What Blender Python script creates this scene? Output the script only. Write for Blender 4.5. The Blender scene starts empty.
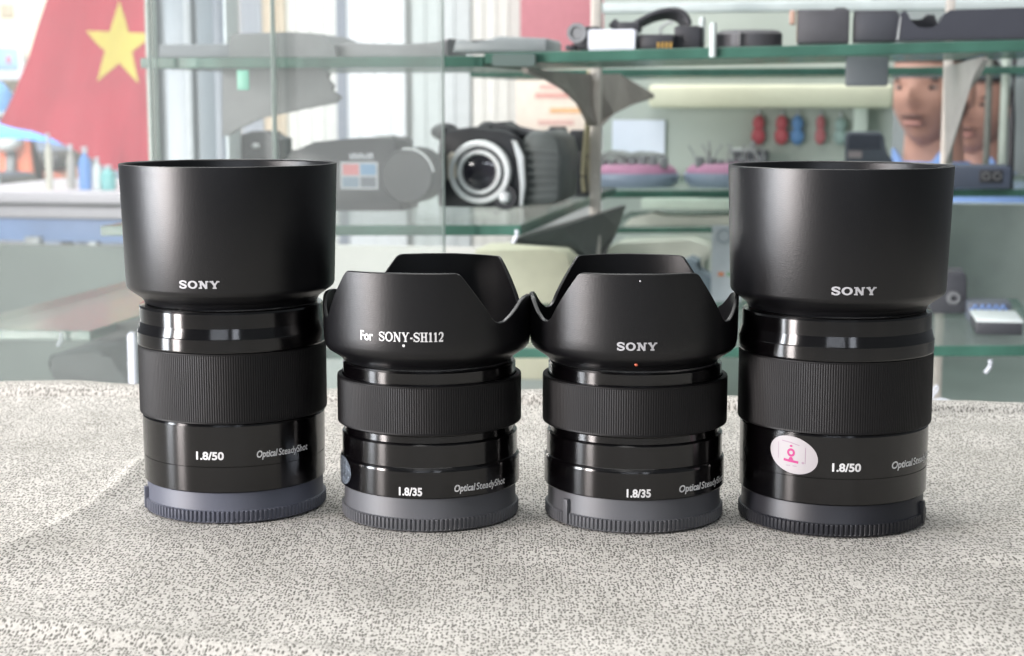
import bpy, bmesh, math, random
import numpy as np
from mathutils import Vector, Matrix, noise
random.seed(7)
SC = bpy.context.scene
COL = SC.collection
R = math.radians

# ---------------------------------------------------------------- camera
FPX, PITCH = 1643.28, R(7.93)
CAM = Vector((0, -0.565, 0.13506))
cd = bpy.data.cameras.new('camera'); cam = bpy.data.objects.new('camera', cd); COL.objects.link(cam)
cam.location = CAM; cam.rotation_euler = (R(90) - PITCH, 0, 0)
cd.sensor_width = 36; cd.lens = FPX / 1024 * 36; cd.clip_start = 0.01; cd.clip_end = 100
cd.dof.use_dof = True; cd.dof.focus_distance = 0.52; cd.dof.aperture_fstop = 26
SC.camera = cam

# ---------------------------------------------------------------- world, lamps, exposure
SC.view_settings.view_transform = 'Standard'; SC.view_settings.look = 'None'
SC.view_settings.exposure = 0.0; SC.view_settings.gamma = 1; SC.view_settings.use_curve_mapping = False
SC.cycles.use_denoising = True; SC.cycles.transparent_max_bounces = 24; SC.cycles.max_bounces = 8
w = bpy.data.worlds.new('world'); SC.world = w; w.use_nodes = True
bg = w.node_tree.nodes['Background']; bg.inputs[0].default_value = (0.86, 0.93, 1.0, 1); bg.inputs[1].default_value = 0.20

def area(name, loc, target, sx, sy, power, color=(1, 1, 1)):
    l = bpy.data.lights.new(name, 'AREA'); l.shape = 'RECTANGLE'; l.size = sx; l.size_y = sy
    l.energy = power; l.color = color
    o = bpy.data.objects.new(name, l); COL.objects.link(o); o.location = loc
    o.rotation_euler = (Vector(target) - Vector(loc)).to_track_quat('-Z', 'Y').to_euler()
    return o
area('ceiling_lamp', (-0.2, -0.1, 1.9), (0, 0, 0), 1.6, 1.2, 30, (1.0, 0.985, 0.96))
area('showcase_fill', (0.1, 1.5, 1.7), (0.1, 1.5, 0), 2.6, 0.8, 34, (0.97, 1.0, 0.98))  # unseen area light, added to brighten the showcase background
area('shop_door_daylight', (-1.92, -1.06, 0.15), (0, 0, 0.06), 0.34, 1.4, 95, (1.0, 0.92, 0.90))
area('shop_window_daylight', (-2.14, -0.50, 0.15), (0, 0, 0.06), 0.34, 1.4, 66, (0.90, 0.94, 1.0))
area('rear_shop_lamp', (-0.45, -2.9, 1.30), (0, 0, 0.06), 1.1, 0.10, 9, (0.85, 0.9, 1.0))
area('rear_door_lamp', (0.55, -2.7, 1.15), (0, 0, 0.06), 0.35, 0.2, 5, (0.85, 0.9, 1.0))
area('street_fill', (-4.0, 4.5, 3.2), (-3.2, 8.5, 0.5), 3.0, 2.0, 1000, (1.0, 1.0, 1.0))  # added area lamp that brightens the building across the street
area('yard_daylight', (-2.2, 3.2, 3.4), (-0.6, 5.0, 0), 3.0, 2.0, 185, (1.0, 1.0, 1.0))

# ---------------------------------------------------------------- materials
def nt(m): return m.node_tree.nodes, m.node_tree.links
def srgb(c): return tuple(((x / 255) / 12.92 if x / 255 <= 0.04045 else ((x / 255 + 0.055) / 1.055) ** 2.4) for x in c)
MATS = {}
def mat(name, rgb, rough=0.5, metal=0.0, spec=0.5, var=0.06, scale=60, bump=0.0, bscale=400, coat=0.0):
    """procedural material: noise-varied base colour, optional fine bump; rgb is 0..255"""
    if name in MATS: return MATS[name]
    m = bpy.data.materials.new(name); m.use_nodes = True; n, l = nt(m); b = n['Principled BSDF']
    c = srgb(rgb)
    tc = n.new('ShaderNodeTexCoord'); no = n.new('ShaderNodeTexNoise'); no.inputs['Scale'].default_value = scale
    no.inputs['Detail'].default_value = 4
    rp = n.new('ShaderNodeValToRGB')
    rp.color_ramp.elements[0].position = .3; rp.color_ramp.elements[1].position = .7
    rp.color_ramp.elements[0].color = (*[x * (1 - var) for x in c], 1); rp.color_ramp.elements[1].color = (*[min(1, x * (1 + var)) for x in c], 1)
    l.new(tc.outputs['Object'], no.inputs['Vector']); l.new(no.outputs['Fac'], rp.inputs['Fac']); l.new(rp.outputs['Color'], b.inputs['Base Color'])
    b.inputs['Roughness'].default_value = rough; b.inputs['Metallic'].default_value = metal
    b.inputs['Specular IOR Level'].default_value = spec; b.inputs['Coat Weight'].default_value = coat
    if bump:
        n2 = n.new('ShaderNodeTexNoise'); n2.inputs['Scale'].default_value = bscale; n2.inputs['Detail'].default_value = 3
        bp = n.new('ShaderNodeBump'); bp.inputs['Strength'].default_value = bump; bp.inputs['Distance'].default_value = 0.0005
        l.new(tc.outputs['Object'], n2.inputs['Vector']); l.new(n2.outputs['Fac'], bp.inputs['Height']); l.new(bp.outputs['Normal'], b.inputs['Normal'])
    MATS[name] = m; return m

def glass(name, tint, dust=0.06, dustcol=(200, 205, 203), gl=1.0, rough=0.02):
    if name in MATS: return MATS[name]
    m = bpy.data.materials.new(name); m.use_nodes = True; n, l = nt(m); n.remove(n['Principled BSDF'])
    out = n['Material Output']
    tr = n.new('ShaderNodeBsdfTransparent'); tr.inputs[0].default_value = (*tint, 1)
    g = n.new('ShaderNodeBsdfGlossy'); g.inputs['Roughness'].default_value = rough
    d = n.new('ShaderNodeBsdfDiffuse'); d.inputs[0].default_value = (*srgb(dustcol), 1)
    fr = n.new('ShaderNodeFresnel'); fr.inputs[0].default_value = 1.45
    tc = n.new('ShaderNodeTexCoord'); no = n.new('ShaderNodeTexNoise'); no.inputs['Scale'].default_value = 9; no.inputs['Detail'].default_value = 6
    mr = n.new('ShaderNodeMapRange'); mr.inputs['To Min'].default_value = dust * .75; mr.inputs['To Max'].default_value = dust * 1.25
    a = n.new('ShaderNodeMixShader'); b = n.new('ShaderNodeMixShader')
    l.new(tc.outputs['Object'], no.inputs['Vector']); l.new(no.outputs['Fac'], mr.inputs['Value']); l.new(mr.outputs[0], a.inputs[0])
    l.new(tr.outputs[0], a.inputs[1]); l.new(d.outputs[0], a.inputs[2])
    gm = n.new('ShaderNodeMath'); gm.operation = 'MULTIPLY'; gm.inputs[1].default_value = gl; l.new(fr.outputs[0], gm.inputs[0]); l.new(gm.outputs[0], b.inputs[0]); l.new(a.outputs[0], b.inputs[1]); l.new(g.outputs[0], b.inputs[2]); l.new(b.outputs[0], out.inputs[0])
    MATS[name] = m; return m

HOOD = mat('hood_matte_black', (8, 8, 11), 0.36, var=.05, spec=.5, bump=.12, bscale=2500)
brushed_hood = HOOD
HOODIN = mat('hood_inside_black', (20, 21, 24), 0.6, var=.05)
GLOSSB = mat('barrel_brushed_black', (4, 3, 4), 0.19, var=.05, spec=.68)
def brushed(m, an=.9):
    n, l = nt(m); b = n['Principled BSDF']; tg = n.new('ShaderNodeTangent'); tg.direction_type = 'RADIAL'; tg.axis = 'Z'
    l.new(tg.outputs[0], b.inputs['Tangent']); b.inputs['Anisotropic'].default_value = an; b.inputs['Anisotropic Rotation'].default_value = .25
brushed(GLOSSB)
GRIP = mat('grip_satin_black', (9, 8, 10), 0.5, var=.05, spec=.35)
CAPB = mat('cap_blue_grey', (84, 87, 99), 0.5, var=.05)
CAPG = mat('cap_grey', (84, 85, 89), 0.5, var=.05)
CAPK = mat('cap_black', (36, 37, 43), 0.45, var=.06)
PRINT = mat('white_print', (215, 215, 215), 0.5, var=.02)
PRINTG = mat('grey_print', (175, 175, 178), 0.5, var=.02)
REDDOT = mat('orange_dot', (190, 95, 70), 0.5)
LENSGL = mat('front_element_glass', (10, 14, 24), 0.03, var=.1, coat=1)
STICK = mat('sticker_paper', (168, 163, 165), 0.35, var=.02)
PINKP = mat('sticker_magenta', (170, 36, 112), 0.45, var=.03)
PALEP = mat('sticker_pale_line', (150, 128, 142), 0.45, var=.03)
FOIL = mat('foil_sticker', (150, 160, 172), 0.25, metal=.7, var=.5, scale=700, bump=1.0, bscale=600)

# ---------------------------------------------------------------- mesh helpers
def link(name, bm, m, parent=None, smooth=True, loc=None, rz=0, sharp=35):
    me = bpy.data.meshes.new(name)
    bmesh.ops.recalc_face_normals(bm, faces=bm.faces[:])
    if smooth:
        for f in bm.faces: f.smooth = True
        for e in bm.edges:
            if len(e.link_faces) == 2 and e.calc_face_angle(0) > R(sharp): e.smooth = False
    bm.to_mesh(me); bm.free()
    for x in (m if isinstance(m, (list, tuple)) else [m]): me.materials.append(x)
    o = bpy.data.objects.new(name, me); COL.objects.link(o)
    if parent: o.parent = parent
    if loc is not None: o.location = loc
    o.rotation_euler.z = rz
    return o
def tag(o, label=None, cat=None, group=None, kind=None):
    if label: o['label'] = label
    if cat: o['category'] = cat
    if group: o['group'] = group
    if kind: o['kind'] = kind
    return o
def empty(name, loc, rz=0, rx=0, ry=0):
    o = bpy.data.objects.new(name, None); COL.objects.link(o); o.location = loc; o.rotation_euler = (rx, ry, rz)
    o.empty_display_size = .02; return o

def a_box(bm, x0, x1, y0, y1, z0, z1, bev=0, seg=2, mi=0, mtx=None):
    t = bmesh.new(); bmesh.ops.create_cube(t, size=1)
    for v in t.verts: v.co = Vector((x0 + (v.co.x + .5) * (x1 - x0), y0 + (v.co.y + .5) * (y1 - y0), z0 + (v.co.z + .5) * (z1 - z0)))
    if bev: bmesh.ops.bevel(t, geom=t.edges[:], offset=bev, segments=seg, affect='EDGES', profile=.5)
    merge(bm, t, mi, mtx)
def merge(bm, t, mi=0, mtx=None):
    vs = [bm.verts.new((mtx @ v.co) if mtx else v.co) for v in t.verts]
    t.verts.index_update()
    for f in t.faces:
        try:
            nf = bm.faces.new([vs[v.index] for v in f.verts]); nf.material_index = mi
        except ValueError: pass
    t.free(); bm.normal_update()
def a_prism(bm, pts, y0, y1, bev=0, mi=0, mtx=None):
    """outline pts (x,z) extruded along y"""
    t = bmesh.new(); fr = [t.verts.new((x, y0, z)) for x, z in pts]; bk = [t.verts.new((x, y1, z)) for x, z in pts]
    t.faces.new(fr); t.faces.new(bk[::-1]); n = len(pts)
    for i in range(n): t.faces.new((fr[i], bk[i], bk[(i + 1) % n], fr[(i + 1) % n]))
    if bev:
        bmesh.ops.bevel(t, geom=[e for e in t.edges if abs(e.verts[0].co.y - e.verts[1].co.y) < 1e-9], offset=bev, segments=2, affect='EDGES', profile=.5)
    merge(bm, t, mi, mtx)
def a_lathe(bm, prof, n=96, a0=0, a1=2 * math.pi, mod=None, mi=0, mtx=None, close=True):
    """prof [(r,z)] round z; mod(k, r, z)->r changes the radius of column k"""
    t = bmesh.new(); full = abs(a1 - a0 - 2 * math.pi) < 1e-6; cols = []
    for k in range(n if full else n + 1):
        a = a0 + (a1 - a0) * k / n; c = []
        for i, (r, z) in enumerate(prof):
            rr = mod(k, r, z) if mod else r
            c.append(t.verts.new((rr * math.sin(a), -rr * math.cos(a), z)))
        cols.append(c)
    for k in range(n):
        A, B = cols[k], cols[(k + 1) % len(cols)]
        for i in range(len(prof) - 1):
            try: t.faces.new((A[i], B[i], B[i + 1], A[i + 1]))
            except ValueError: pass
    bmesh.ops.remove_doubles(t, verts=t.verts[:], dist=1e-7)
    merge(bm, t, mi, mtx)
def a_tube(bm, pts, r, n=8, mi=0, cyclic=False, rs=None):
    pts = [Vector(p) for p in pts]; rings = []; up = Vector((0, 0, 1)); N = len(pts)
    for i, p in enumerate(pts):
        d = (pts[min(i + 1, N - 1)] - pts[max(i - 1, 0)]).normalized()
        s = d.cross(up)
        if s.length < 1e-3: s = d.cross(Vector((0, 1, 0)))
        s.normalize(); q = s.cross(d); rr = rs[i] if rs else r
        rings.append([bm.verts.new(p + rr * (math.cos(2 * math.pi * k / n) * s + math.sin(2 * math.pi * k / n) * q)) for k in range(n)])
    for i in range(N - 1):
        for k in range(n):
            f = bm.faces.new((rings[i][k], rings[i][(k + 1) % n], rings[i + 1][(k + 1) % n], rings[i + 1][k])); f.material_index = mi
    bm.faces.new(rings[0][::-1]).material_index = mi; bm.faces.new(rings[-1]).material_index = mi
def a_ball(bm, c, rx, ry=None, rz=None, mi=0, seg=24):
    t = bmesh.new(); bmesh.ops.create_uvsphere(t, u_segments=seg, v_segments=seg // 2, radius=1)
    merge(bm, t, mi, Matrix.Translation(c) @ Matrix.Diagonal((rx, ry or rx, rz or rx, 1)))
def rrect(x0, x1, z0, z1, r, n=5):
    o = []
    for cx, cz, a in ((x1 - r, z1 - r, 0), (x0 + r, z1 - r, 90), (x0 + r, z0 + r, 180), (x1 - r, z0 + r, 270)):
        for i in range(n + 1):
            t = R(a + 90 * i / n); o.append((cx + r * math.cos(t), cz + r * math.sin(t)))
    return o
def smoothc(pts, n=6):
    """Catmull-Rom through pts"""
    P = [Vector(p) for p in pts]; P = [P[0] * 2 - P[1]] + P + [P[-1] * 2 - P[-2]]; o = []
    for i in range(1, len(P) - 2):
        for k in range(n):
            t = k / n; a, b, c, d = P[i - 1:i + 3]
            o.append(.5 * ((2 * b) + (-a + c) * t + (2 * a - 5 * b + 4 * c - d) * t * t + (-a + 3 * b - 3 * c + d) * t ** 3))
    o.append(P[-2]); return o

# ---------------------------------------------------------------- lettering
def font_shape(body, h, bold=0.0, shear=0.0, sx=1.0, space=1.0):
    """(verts, faces) of a text, cap height h, starting at x=0 on the base line"""
    cu = bpy.data.curves.new('t', 'FONT'); cu.body = body; cu.size = 1; cu.offset = bold; cu.shear = shear; cu.space_character = space
    cu.resolution_u = 4; cu.fill_mode = 'FRONT' if hasattr(cu, 'fill_mode') else cu.fill_mode
    o = bpy.data.objects.new('t', cu); COL.objects.link(o)
    bpy.context.view_layer.update(); me = o.evaluated_get(bpy.context.evaluated_depsgraph_get()).to_mesh()
    V = [tuple(v.co) for v in me.vertices]; Fc = [tuple(p.vertices) for p in me.polygons]
    x0 = min(v[0] for v in V)
    k = h / 0.70
    V = [((v[0] - x0) * k * sx, v[1] * k) for v in V]
    bpy.data.objects.remove(o); bpy.data.curves.remove(cu)
    return V, Fc
def seg(V, Fc, a, b, w0):
    a, b = Vector(a), Vector(b); d = (b - a).normalized(); s = Vector((-d.y, d.x)) * w0 / 2; k = len(V)
    for p in (a - s, b - s, b + s, a + s): V.append(tuple(p))
    Fc.append((k, k + 1, k + 2, k + 3))
def rect(V, Fc, x0, y0, x1, y1):
    k = len(V); V += [(x0, y0), (x1, y0), (x1, y1), (x0, y1)]; Fc.append((k, k + 1, k + 2, k + 3))
def band(V, Fc, pts, ws):
    """one ribbon along pts with widths ws"""
    k = len(V); P = [Vector(p) for p in pts]
    for i, p in enumerate(P):
        d = (P[min(i + 1, len(P) - 1)] - P[max(i - 1, 0)]).normalized(); s = Vector((-d.y, d.x)) * ws[i] / 2
        V.append(tuple(p - s)); V.append(tuple(p + s))
    for i in range(len(P) - 1): Fc.append((k + 2 * i, k + 2 * i + 2, k + 2 * i + 3, k + 2 * i + 1))
def glyph(ch, T, t, sf):
    """serif capital in a box 1 high; T thick stroke, t thin stroke, sf serif thickness; returns V,F,width"""
    V, Fc = [], []
    if ch == 'O':
        W = 1.12; n = 28; k = 0
        for i in range(n):
            a = 2 * math.pi * i / n; V.append((W / 2 + W / 2 * math.cos(a), .5 + .52 * math.sin(a)))
            V.append((W / 2 + (W / 2 - T) * math.cos(a), .5 + (.52 - t) * math.sin(a)))
        for i in range(n): j = (i + 1) % n; Fc.append((2 * i, 2 * j, 2 * j + 1, 2 * i + 1))
    elif ch == 'S':
        W = .86
        c = smoothc([(W - .07, .70), (W - .14, .86), (W / 2, .95), (.16, .86), (.10, .72), (.22, .60), (W / 2, .51), (W - .20, .41), (W - .09, .27), (W - .18, .12), (W / 2, .05), (.18, .12), (.07, .30)], 4)
        n = len(c); band(V, Fc, c, [t + (T - t) * math.exp(-((i / (n - 1) - .5) / .17) ** 2) for i in range(n)])
        rect(V, Fc, W - .09, .66, W - .02, .98); rect(V, Fc, .02, .02, .09, .34)
    elif ch == 'N':
        W = 1.1; rect(V, Fc, .14, 0, .14 + t, 1); rect(V, Fc, W - .14 - t, 0, W - .14, 1)
        seg(V, Fc, (.14 + t / 2, .97), (W - .14 - t / 2, .03), T)
        rect(V, Fc, 0, 0, .30 + t * .4, sf); rect(V, Fc, 0, 1 - sf, .3, 1); rect(V, Fc, W - .32, 1 - sf, W, 1)
    elif ch == 'Y':
        W = 1.06; seg(V, Fc, (.18, .98), (W / 2, .42), T); seg(V, Fc, (W - .18, .98), (W / 2, .42), t)
        rect(V, Fc, W / 2 - T / 2, 0, W / 2 + T / 2, .48)
        rect(V, Fc, 0, 1 - sf, .42, 1); rect(V, Fc, W - .34, 1 - sf, W, 1); rect(V, Fc, W / 2 - .22, 0, W / 2 + .22, sf)
    elif ch == 'H':
        W = 1.0; rect(V, Fc, .12, 0, .12 + T, 1); rect(V, Fc, W - .12 - T, 0, W - .12, 1); rect(V, Fc, .12, .46, W - .12, .46 + t)
        for x in (0, W - .24 - T): rect(V, Fc, x, 0, x + .24 + T, sf); rect(V, Fc, x, 1 - sf, x + .24 + T, 1)
    elif ch == '1':
        W = .62; rect(V, Fc, W / 2 - T / 2, 0, W / 2 + T / 2, 1); seg(V, Fc, (.10, .80), (W / 2, .97), t); rect(V, Fc, .08, 0, W - .08, sf)
    elif ch == '2':
        W = .68; c = smoothc([(.08, .72), (.14, .90), (.33, .97), (.54, .88), (.56, .68), (.44, .44), (.10, .06)], 4)
        n = len(c); band(V, Fc, c, [t + (T - t) * math.exp(-((i / (n - 1) - .6) / .25) ** 2) for i in range(n)])
        rect(V, Fc, .05, 0, .62, T * .75); rect(V, Fc, .56, 0, .62, .24)
    elif ch == '-':
        W = .42; rect(V, Fc, .05, .30, W - .05, .30 + T * .7)
    return V, Fc, W
def serif_text(s, h, sx, T, t, sf, gap):
    V, Fc, x = [], [], 0
    for ch in s:
        v, f, W = glyph(ch, T, t, sf); k = len(V)
        V += [((x + a) * h * sx, b * h) for a, b in v]; Fc += [tuple(i + k for i in g) for g in f]; x += W + gap
    return V, Fc
def wrap(parts, rfun, lift=6e-5):
    """parts: [(V, F, angle_start, angle_end or None, z)]: writes flat shapes onto a surface of revolution"""
    bm = bmesh.new()
    for V, Fc, a0, a1, z in parts:
        t = bmesh.new(); vs = [t.verts.new((x, y, 0)) for x, y in V]
        for f in Fc:
            try: t.faces.new([vs[i] for i in f])
            except ValueError: pass
        xs = [v[0] for v in V]; x0, x1 = min(xs), max(xs)
        for v in t.verts:
            zz = z + v.co.y; r = rfun(zz)
            a = a0 + ((v.co.x - x0) / (x1 - x0) * (a1 - a0) if a1 is not None else (v.co.x - x0) / r)
            v.co = Vector(((r + lift) * math.sin(a), -(r + lift) * math.cos(a), zz))
        bmesh.ops.recalc_face_normals(t, faces=t.faces[:])
        for f in t.faces:
            c = f.calc_center_median()
            if f.normal.dot(Vector((c.x, c.y, 0))) < 0: f.normal_flip()
        merge(bm, t)
    return bm
def put_wrap(name, parts, rfun, m, parent, lift=6e-5):
    bm = wrap(parts, rfun, lift); me = bpy.data.meshes.new(name); bm.to_mesh(me); bm.free(); me.materials.append(m)
    o = bpy.data.objects.new(name, me); COL.objects.link(o); o.parent = parent; return o
def disc2d(rx, ry, n=28, rot=0, cx=0, cy=0):
    V, Fc = [], []
    A = (math.cos(rot) / rx) ** 2 + (math.sin(rot) / ry) ** 2; B = 2 * math.sin(rot) * math.cos(rot) * (1 / rx ** 2 - 1 / ry ** 2); C = (math.sin(rot) / rx) ** 2 + (math.cos(rot) / ry) ** 2
    xm = math.sqrt(4 * C / (4 * A * C - B * B))
    for i in range(n + 1):
        x = -xm * math.cos(math.pi * i / n); D = max(0, (B * x) ** 2 - 4 * C * (A * x * x - 1)) ** .5
        V += [(cx + x, cy + (-B * x - D) / (2 * C)), (cx + x, cy + (-B * x + D) / (2 * C))]
    for i in range(n): Fc.append((2 * i, 2 * i + 2, 2 * i + 3, 2 * i + 1))
    return V, Fc

# ---------------------------------------------------------------- the four lenses (millimetres, scaled to metres)
MM = 0.001
def interp(tab):
    def f(z):
        z /= MM
        for (z0, r0), (z1, r1) in zip(tab, tab[1:]):
            if z <= z1: return (r0 + (r1 - r0) * max(0, (z - z0)) / (z1 - z0)) * MM
        return tab[-1][1] * MM
    return f
def lathe_mm(prof, n=128, mod=None):
    bm = bmesh.new(); a_lathe(bm, [(r * MM, z * MM) for r, z in prof], n, mod=mod); return bm
def rear_cap(parent, r, zk, zt, m, tab_deg):
    N = 124
    def mod(k, rr, z):
        if rr > (r - .25) * MM and .9 * MM < z < (zk - .3) * MM and k % 5 in (0, 4): return rr - .55 * MM
        return rr
    prof = [(0, .6), (r - 3, .5), (r - 1.0, 0), (r - .45, .25), (r - .2, .6), (r, .95), (r, zk - .4), (r - .3, zk - .1), (r - .75, zk), (r - .95, zk + .3), (r - 1.0, zt - .5), (r - 1.2, zt - .1), (r - 3, zt), (0, zt)]
    bm = lathe_mm(prof, N * 5, mod)
    a = R(tab_deg); M = Matrix.Rotation(a, 4, 'Z')
    a_box(bm, -1.1 * MM, 1.1 * MM, -(r + .35) * MM, -(r - 2) * MM, .6 * MM, (zt - 2.2) * MM, .25 * MM, mtx=M)
    return link('rear_cap', bm, m, parent)
def ribbed(parent, name, r, z0, z1, m, ribs=250):
    def mod(k, rr, z): return rr - (.13 * MM if (rr > (r - .1) * MM and k % 3 == 0) else 0)
    prof = [(r - 1.6, z0), (r - .35, z0 + .05), (r - .1, z0 + .25), (r - .09, z0 + .7), (r, z0 + .75), (r, z1 - .75), (r - .09, z1 - .7), (r - .1, z1 - .25), (r - .35, z1 - .05), (r - 1.6, z1)]
    return link(name, lathe_mm(prof, ribs * 3, mod), m, parent)

def lens50(label, loc, capm, tab_deg, hang, text_deg, os_deg, sticker=False):
    T = tag(empty('camera_lens', loc), label, 'camera lens', 'camera lenses lined up on the cloth')
    rear_cap(T, 30.25, 4.13, 10.0, capm, tab_deg)
    b = link('barrel', lathe_mm([(0, 10.02), (28, 10.02), (29.7, 10.05), (30.0, 10.4), (30.02, 18.45), (29.85, 18.55), (29.85, 18.75), (30.1, 18.85), (30.2, 31.6), (29.9, 32.3), (29.3, 32.5), (29, 34)]), GLOSSB, T, sharp=9)
    ribbed(T, 'focus_ring', 31.0, 32.5, 55.34, GRIP)
    link('front_barrel', lathe_mm([(29, 55), (30.2, 55.3), (31.0, 55.45), (31.16, 55.8), (31.16, 59.6), (31.0, 59.9), (30.3, 62.6), (30.2, 63.0), (30.2, 67.6), (29.9, 68.2), (28.6, 68.5), (26.5, 68.4), (26.3, 66.5), (20, 65.0)]), GLOSSB, T, sharp=9)
    link('front_element', lathe_mm([(21, 64.9), (17, 66.0), (11, 67.2), (5, 67.9), (0, 68.0)], 64), LENSGL, T)
    ht = 114.29
    rf = interp([(0, 34.1), (74.6, 34.2), (ht, 35.5)])
    h = link('lens_hood', lathe_mm([(26.6, 69.4), (27.6, 68.75), (28.3, 68.95), (28.9, 70.2), (29.6, 70.9), (33.1, 73.4), (33.9, 74.2), (34.2, 75.2), (35.44, ht - .5), (35.4, ht - .15), (35.2, ht), (34.6, ht), (34.3, ht - .2), (34.1, ht - .7), (33.1, 77), (31.6, 74.4), (28.2, 71.8), (26.6, 71), (26.6, 69.4)], 160), HOOD, T)
    V, Fc = serif_text('SONY', 2.45 * MM, 1.42, .27, .20, .17, .13)
    put_wrap('lettering', [(V, Fc, R(hang[0]), R(hang[1]), 76.45 * MM)], rf, PRINTG, h)
    rb = interp([(0, 30.2), (18.8, 30.1), (32, 30.2)])
    V, Fc = font_shape('1.8/50', 2.45 * MM, .035)
    V2, F2 = font_shape('Optical', 2.2 * MM, .03, .17); V3, F3 = font_shape('SteadyShot', 2.2 * MM, 0.012, .12)
    o0, o1 = os_deg; mid = o0 + (o1 - o0) * .36
    put_wrap('lettering', [(V, Fc, R(text_deg[0]), R(text_deg[1]), 21.1 * MM), (V2, F2, R(o0), R(mid), 21.3 * MM), (V3, F3, R(mid + .6), R(o1), 21.3 * MM)], rb, PRINT, b)
    if sticker:
        V, Fc = disc2d(8.3 * MM, 5.8 * MM, 40, R(-14))
        s = put_wrap('oval_sticker', [(V, Fc, R(-50.5), R(-19.5), 25.2 * MM)], rb, STICK, T, 1.0e-4)
        s['label'] = 'white oval sticker with a magenta camera emblem'
        Q = []; c0 = -36.0
        def put(V, Fc, dx, z): xs = [v[0] for v in V]; wd = (max(xs) - min(xs)) / (30.2 * MM); Q.append((V, Fc, R(c0 + dx) - wd / 2, R(c0 + dx) + wd / 2, z * MM))
        Vr, Fr = [], []; n = 20
        for i in range(n):
            a = 2 * math.pi * i / n; Vr += [(1.35 * MM * math.cos(a), 1.35 * MM * math.sin(a)), (.62 * MM * math.cos(a), .62 * MM * math.sin(a))]
        for i in range(n): j = (i + 1) % n; Fr.append((2 * i, 2 * j, 2 * j + 1, 2 * i + 1))
        put(Vr, Fr, 0, 25.9)
        put(*disc2d(.5 * MM, .35 * MM), 0, 28.0)
        V, Fc = [], []; band(V, Fc, [(-2.5 * MM, .25 * MM), (0, 0), (2.5 * MM, -.2 * MM)], [.8 * MM] * 3); put(V, Fc, 0, 23.2)
        V, Fc = [], []; V += [(-.9 * MM, 0), (.9 * MM, 0), (.35 * MM, .9 * MM), (-.35 * MM, .9 * MM)]; Fc.append((0, 1, 2, 3)); put(V, Fc, 0, 23.6)
        put_wrap('magenta_emblem', Q, rb, PINKP, s, 1.5e-4)
        Q = []; put(*disc2d(.45 * MM, .35 * MM), 7.6, 23.0)
        for dx in (-8.5, 9.0):
            V, Fc = [], []; rect(V, Fc, 0, 0, .18 * MM, 5.2 * MM); put(V, Fc, dx, 23.2 - dx * .05)
        V, Fc = [], []; band(V, Fc, [(0, .45 * MM), (3 * MM, .1 * MM), (6 * MM, -.6 * MM)], [.3 * MM] * 3); put(V, Fc, -.4, 29.0)
        V, Fc = [], []; rect(V, Fc, 0, 0, 3.6 * MM, .25 * MM); put(V, Fc, .3, 21.6)
        put_wrap('frame_lines', Q, rb, PALEP, s, 1.5e-4)
    return T

def petal_top(deg):
    """rim height (mm) of the petal hood at deg from the middle of a tall petal"""
    d = abs((deg + 90) % 180 - 90)
    tab = [(0, 82.5), (31.0, 82.3), (33.0, 81.8), (35, 80.4), (49, 70.2), (52, 67.6), (55, 66.3), (58, 65.9), (62, 66.2), (68, 68.0), (74, 70.2), (79, 72.0), (84, 72.7), (90, 72.8)]
    for (a, za), (b, zb) in zip(tab, tab[1:]):
        if d <= b: return za + (zb - za) * (d - a) / (b - a)
    return 72.8
def hood35(parent, rot):
    N = 240; bm = bmesh.new(); t = 1.35
    low = [(25.6, 52.0), (26.4, 51.3), (27.0, 51.5), (27.6, 52.4), (28.4, 53.0), (31.6, 55.2), (32.6, 56.5), (32.95, 58.4), (33.05, 61.0)]
    inl = [(31.7, 61.0), (31.2, 58.4), (29.6, 56.0), (27.4, 54.4), (25.6, 53.6), (25.6, 52.0)]
    cols = []
    for k in range(N):
        a = 2 * math.pi * k / N; top = petal_top(math.degrees(a) - rot)
        c = list(low)
        for q in (.2, .4, .6, .8, .95): z = 61 + (top - 61) * q; c.append((33.05 + .35 * (z - 61) / 21, z))
        ro = 33.05 + .35 * (top - 61) / 21
        c += [(ro, top - .28), (ro - .22, top - .04), (ro - .45, top), (ro - t + .15, top), (ro - t, top - .2)]
        for q in (.9, .6, .3): z = 61 + (top - 61) * q; c.append((33.05 + .35 * (z - 61) / 21 - t, z))
        c += inl
        cols.append([bm.verts.new((r * MM * math.sin(a), -r * MM * math.cos(a), z * MM)) for r, z in c])
    n = len(cols[0])
    for k in range(N):
        A, B = cols[k], cols[(k + 1) % N]
        for i in range(n - 1): bm.faces.new((A[i], B[i], B[i + 1], A[i + 1]))
    bmesh.ops.remove_doubles(bm, verts=bm.verts[:], dist=1e-7)
    return link('lens_hood', bm, HOOD, parent)
RF35 = interp([(0, 32.7), (56.5, 32.68), (58.4, 33.03), (61, 33.12), (82, 33.48)])
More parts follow.
